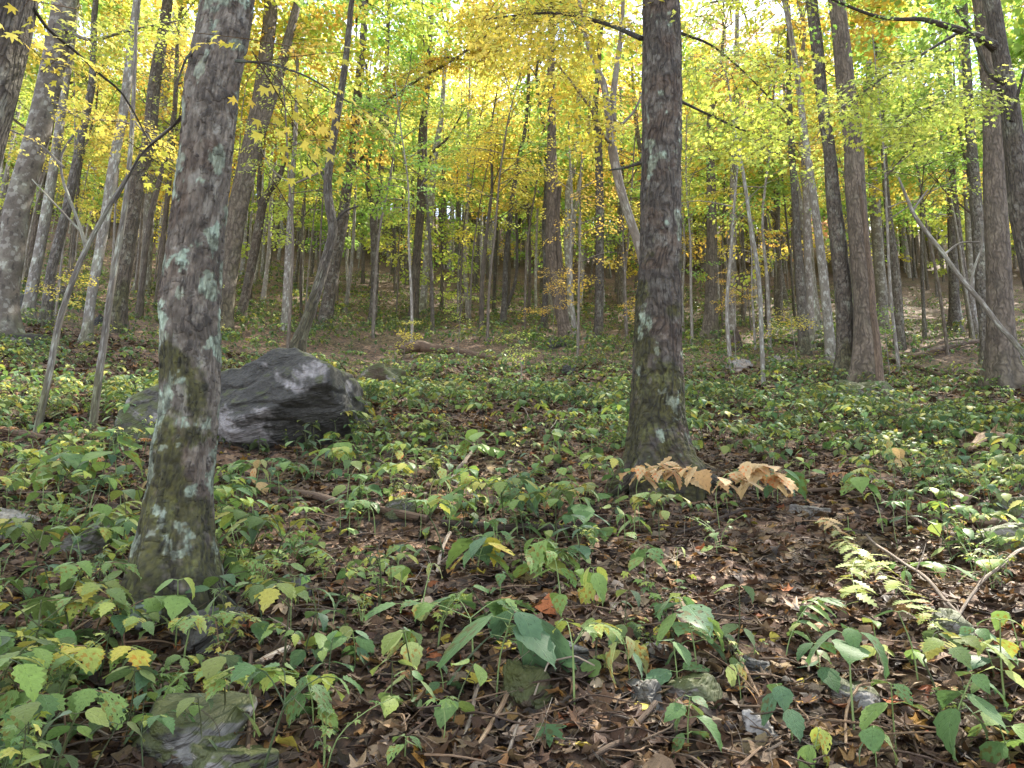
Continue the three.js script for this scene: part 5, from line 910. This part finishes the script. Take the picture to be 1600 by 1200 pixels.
// the carpet of herbs: merged plants scattered over the slope
{
  const r = rngOf(2323), whole = (spec) => mergeGeometries([...spec.stem.map((g) => { const q = tinted(g.clone(), [0.10, 0.14, 0.05]); return q; }), ...spec.leaves.map(([g, m, c]) => { const b = r.r(0.8, 1.2); return placedGeo(g, m, GREEN[c].map((k) => k * b * 0.95)); })]);
  const mat = leafMat([1, 1, 1], 0.42, 0.3); mat.vertexColors = true; mat.name = 'herb_leaves';
  const sets = [
    ['undergrowth', 'green carpet of broad-leaved herbs over the slope', () => whole(KIND.broad(r, 0.26, 0.115, ['mid', 'light', 'mid', 'blue'], {})), 0.40],
    ['undergrowth', 'low round-leaved herbs mixed into the green carpet', () => whole(KIND.broad(r, 0.2, 0.10, ['light', 'mid'], { blade: 'round', pitch: 0.3 })), 0.22],
    ['undergrowth', 'yellow-green compound herbs mixed into the green carpet', () => whole(KIND.compound(r, 0.3, 0.09, ['light', 'yellowgreen', 'mid'], {})), 0.18],
    ['undergrowth', 'tiny lobed shrublets mixed into the green carpet', () => whole(KIND.lobed(r, 0.28, 0.06, ['light', 'yellowgreen', 'mid'], {})), 0.20],
  ];
  const lists = sets.map(() => []);
  const N = 11000; let n = 0, tries = 0;
  while (n < N && tries++ < 90000) {
    const d = mix(2.0, 48, Math.pow(r(), 1.45)), x = r.r(-0.8, 0.8) * d, z = -d, k = greenness(x, z); if (k < 0.50 + r.r(-0.16, 0.12)) continue;
    if (d < 7 && (r() < 0.6 || heroSpots.some(([a, b, q]) => (a - x) ** 2 + (b - z) ** 2 < q * q * 0.5))) continue;
    if (trunksSeen.some(([a, b]) => (a - x) ** 2 + (b - z) ** 2 < 0.09)) continue;
    let q = r(), i = 0; while (i < 3 && (q -= sets[i][3]) > 0) i++;
    const s = r.r(0.5, 1.2) * (d > 20 ? 1.3 : 1), bri = r.r(0.75, 1.2);
    lists[i].push([mat4(onGround(x, z), eulerQ(r.r(-0.2, 0.2), r() * 6.28, r.r(-0.2, 0.2)), s), [bri * r.r(0.9, 1.35), bri, bri * r.r(0.8, 1.1)]]); n++;
  }
  const c = new THREE.Color();
  sets.forEach(([name, label, make], i) => {
    const half = Math.ceil(lists[i].length / 2); const o = new THREE.Group(); o.name = numbered(name); scene.add(o); tag(o, label, 'undergrowth', null, 'stuff');
    for (const part of [lists[i].slice(0, half), lists[i].slice(half)]) { const m = new THREE.InstancedMesh(make(), mat, part.length); part.forEach(([a, b], j) => { m.setMatrixAt(j, a); m.setColorAt(j, c.setRGB(...b)); }); m.name = 'herbs'; m.userData.kind = 'stuff'; o.add(m); }
  });
}

// ================================================================ leaf litter
{
  const r = rngOf(3434), shapes = {
    maple: [lobedGeo(0.055, 5, { droop: 0.55, cut: 0.6, rnd: rngOf(41) }), lobedGeo(0.05, 5, { droop: -0.5, cut: 0.62, rnd: rngOf(42) })],
    oval: [bladeGeo(0.085, 0.05, { n: 5, droop: 1.5, fold: 0.7, tooth: 0.03, twist: 0.3 }), bladeGeo(0.075, 0.045, { n: 5, droop: 0.9, fold: -0.5, tooth: 0.03, twist: -0.4 })],
    curled: [bladeGeo(0.08, 0.06, { n: 6, droop: 3.0, fold: 1.4, tooth: 0.05, twist: 0.5 }), bladeGeo(0.07, 0.05, { n: 5, droop: 2.2, fold: -1.3, tooth: 0.05, twist: 0.5 })],
  };
  const DEAD = [[0.085, 0.048, 0.029], [0.125, 0.072, 0.042], [0.17, 0.10, 0.058], [0.06, 0.036, 0.024], [0.24, 0.155, 0.095], [0.32, 0.225, 0.145], [0.045, 0.03, 0.022], [0.11, 0.06, 0.034], [0.36, 0.19, 0.07], [0.15, 0.085, 0.05], [0.20, 0.13, 0.08]];
  const rare = [[0.50, 0.40, 0.07], [0.48, 0.25, 0.06], [0.40, 0.13, 0.05], [0.50, 0.37, 0.25]];
  const mat = leafMat([1, 1, 1], 0.15, 0.12); mat.vertexColors = false; mat.name = 'dead_leaf';
  const colourOf = () => r() < 0.03 ? r.pick(rare) : r.pick(DEAD);
  const pose = (x, z, up) => mat4(onGround(x, z, up), eulerQ(r.n() * 0.45 + 0.15, r() * 6.28, r.n() * 0.45), r.r(0.65, 1.4));
  const mats = [...DEAD, ...rare].map((c) => { const m = leafMat(c, 0.15, 0.12); m.name = 'dead_leaf'; return m; });
  const inFrame = (d) => r.r(-0.72, 0.72) * d;
  for (let i = 0; i < 300; i++) {                    // the nearest leaves one by one
    const d = mix(2.0, 3.6, Math.sqrt(r())), x = inFrame(d), o = part('fallen_leaf', r.pick(shapes[r.pick(['maple', 'maple', 'oval', 'curled'])]), mats[Math.floor(r() < 0.2 ? DEAD.length + r() * rare.length : 3 + r() * (DEAD.length - 3)) % mats.length], ground);
    pose(x, -d, r.r(0.015, 0.035)).decompose(o.position, o.quaternion, o.scale); o.scale.multiplyScalar(1.45); o.name = `fallen_leaf_${String(i + 1).padStart(3, '0')}`;
  }
  const c = new THREE.Color();
  for (const [k, n] of [['maple', 34000], ['oval', 12000], ['curled', 12000]]) {
    for (const g of shapes[k]) {
      const m = new THREE.InstancedMesh(g, mat, n / 2);
      for (let i = 0; i < n / 2; i++) { const d = mix(1.7, 17, Math.pow(r(), 1.25)), x = r.r(-0.85, 0.85) * d; const q = pose(x, -d, r.r(0.0, 0.03)); if (d > 8) q.scale(V(1.4, 1.4, 1.4)); m.setMatrixAt(i, q); m.setColorAt(i, c.setRGB(...jitter(colourOf(), r, 0.3).map((q) => q * 0.72))); }
      m.name = 'leaf_litter'; m.userData.kind = 'stuff'; ground.add(m);
    }
  }
  const tw = tube([V(-0.1, 0, 0), V(-0.03, 0.012, 0.015), V(0.04, 0.004, -0.01), V(0.1, 0.01, 0.01)], [0.0026, 0.0022, 0.002, 0.001], 7, 4), m = new THREE.InstancedMesh(tw, stickMats.grey, 2600);
  for (let i = 0; i < 2600; i++) { const d = mix(1.7, 12, Math.pow(r(), 1.1)), x = r.r(-0.8, 0.8) * d; m.setMatrixAt(i, mat4(onGround(x, -d, r.r(0.01, 0.05)), eulerQ(r.n() * 0.2, r() * 6.28, r.n() * 0.22), r.r(0.5, 1.8))); m.setColorAt(i, c.setRGB(...r.pick([[0.5, 0.45, 0.4], [0.9, 0.8, 0.7], [1.5, 1.25, 1], [0.4, 0.3, 0.25]]))); }
  m.name = 'twig_litter'; m.userData.kind = 'stuff'; ground.add(m);
}

scene.traverse((o) => { if (o.isMesh) { o.castShadow = true; o.receiveShadow = true; } });
renderer.render(scene, camera);
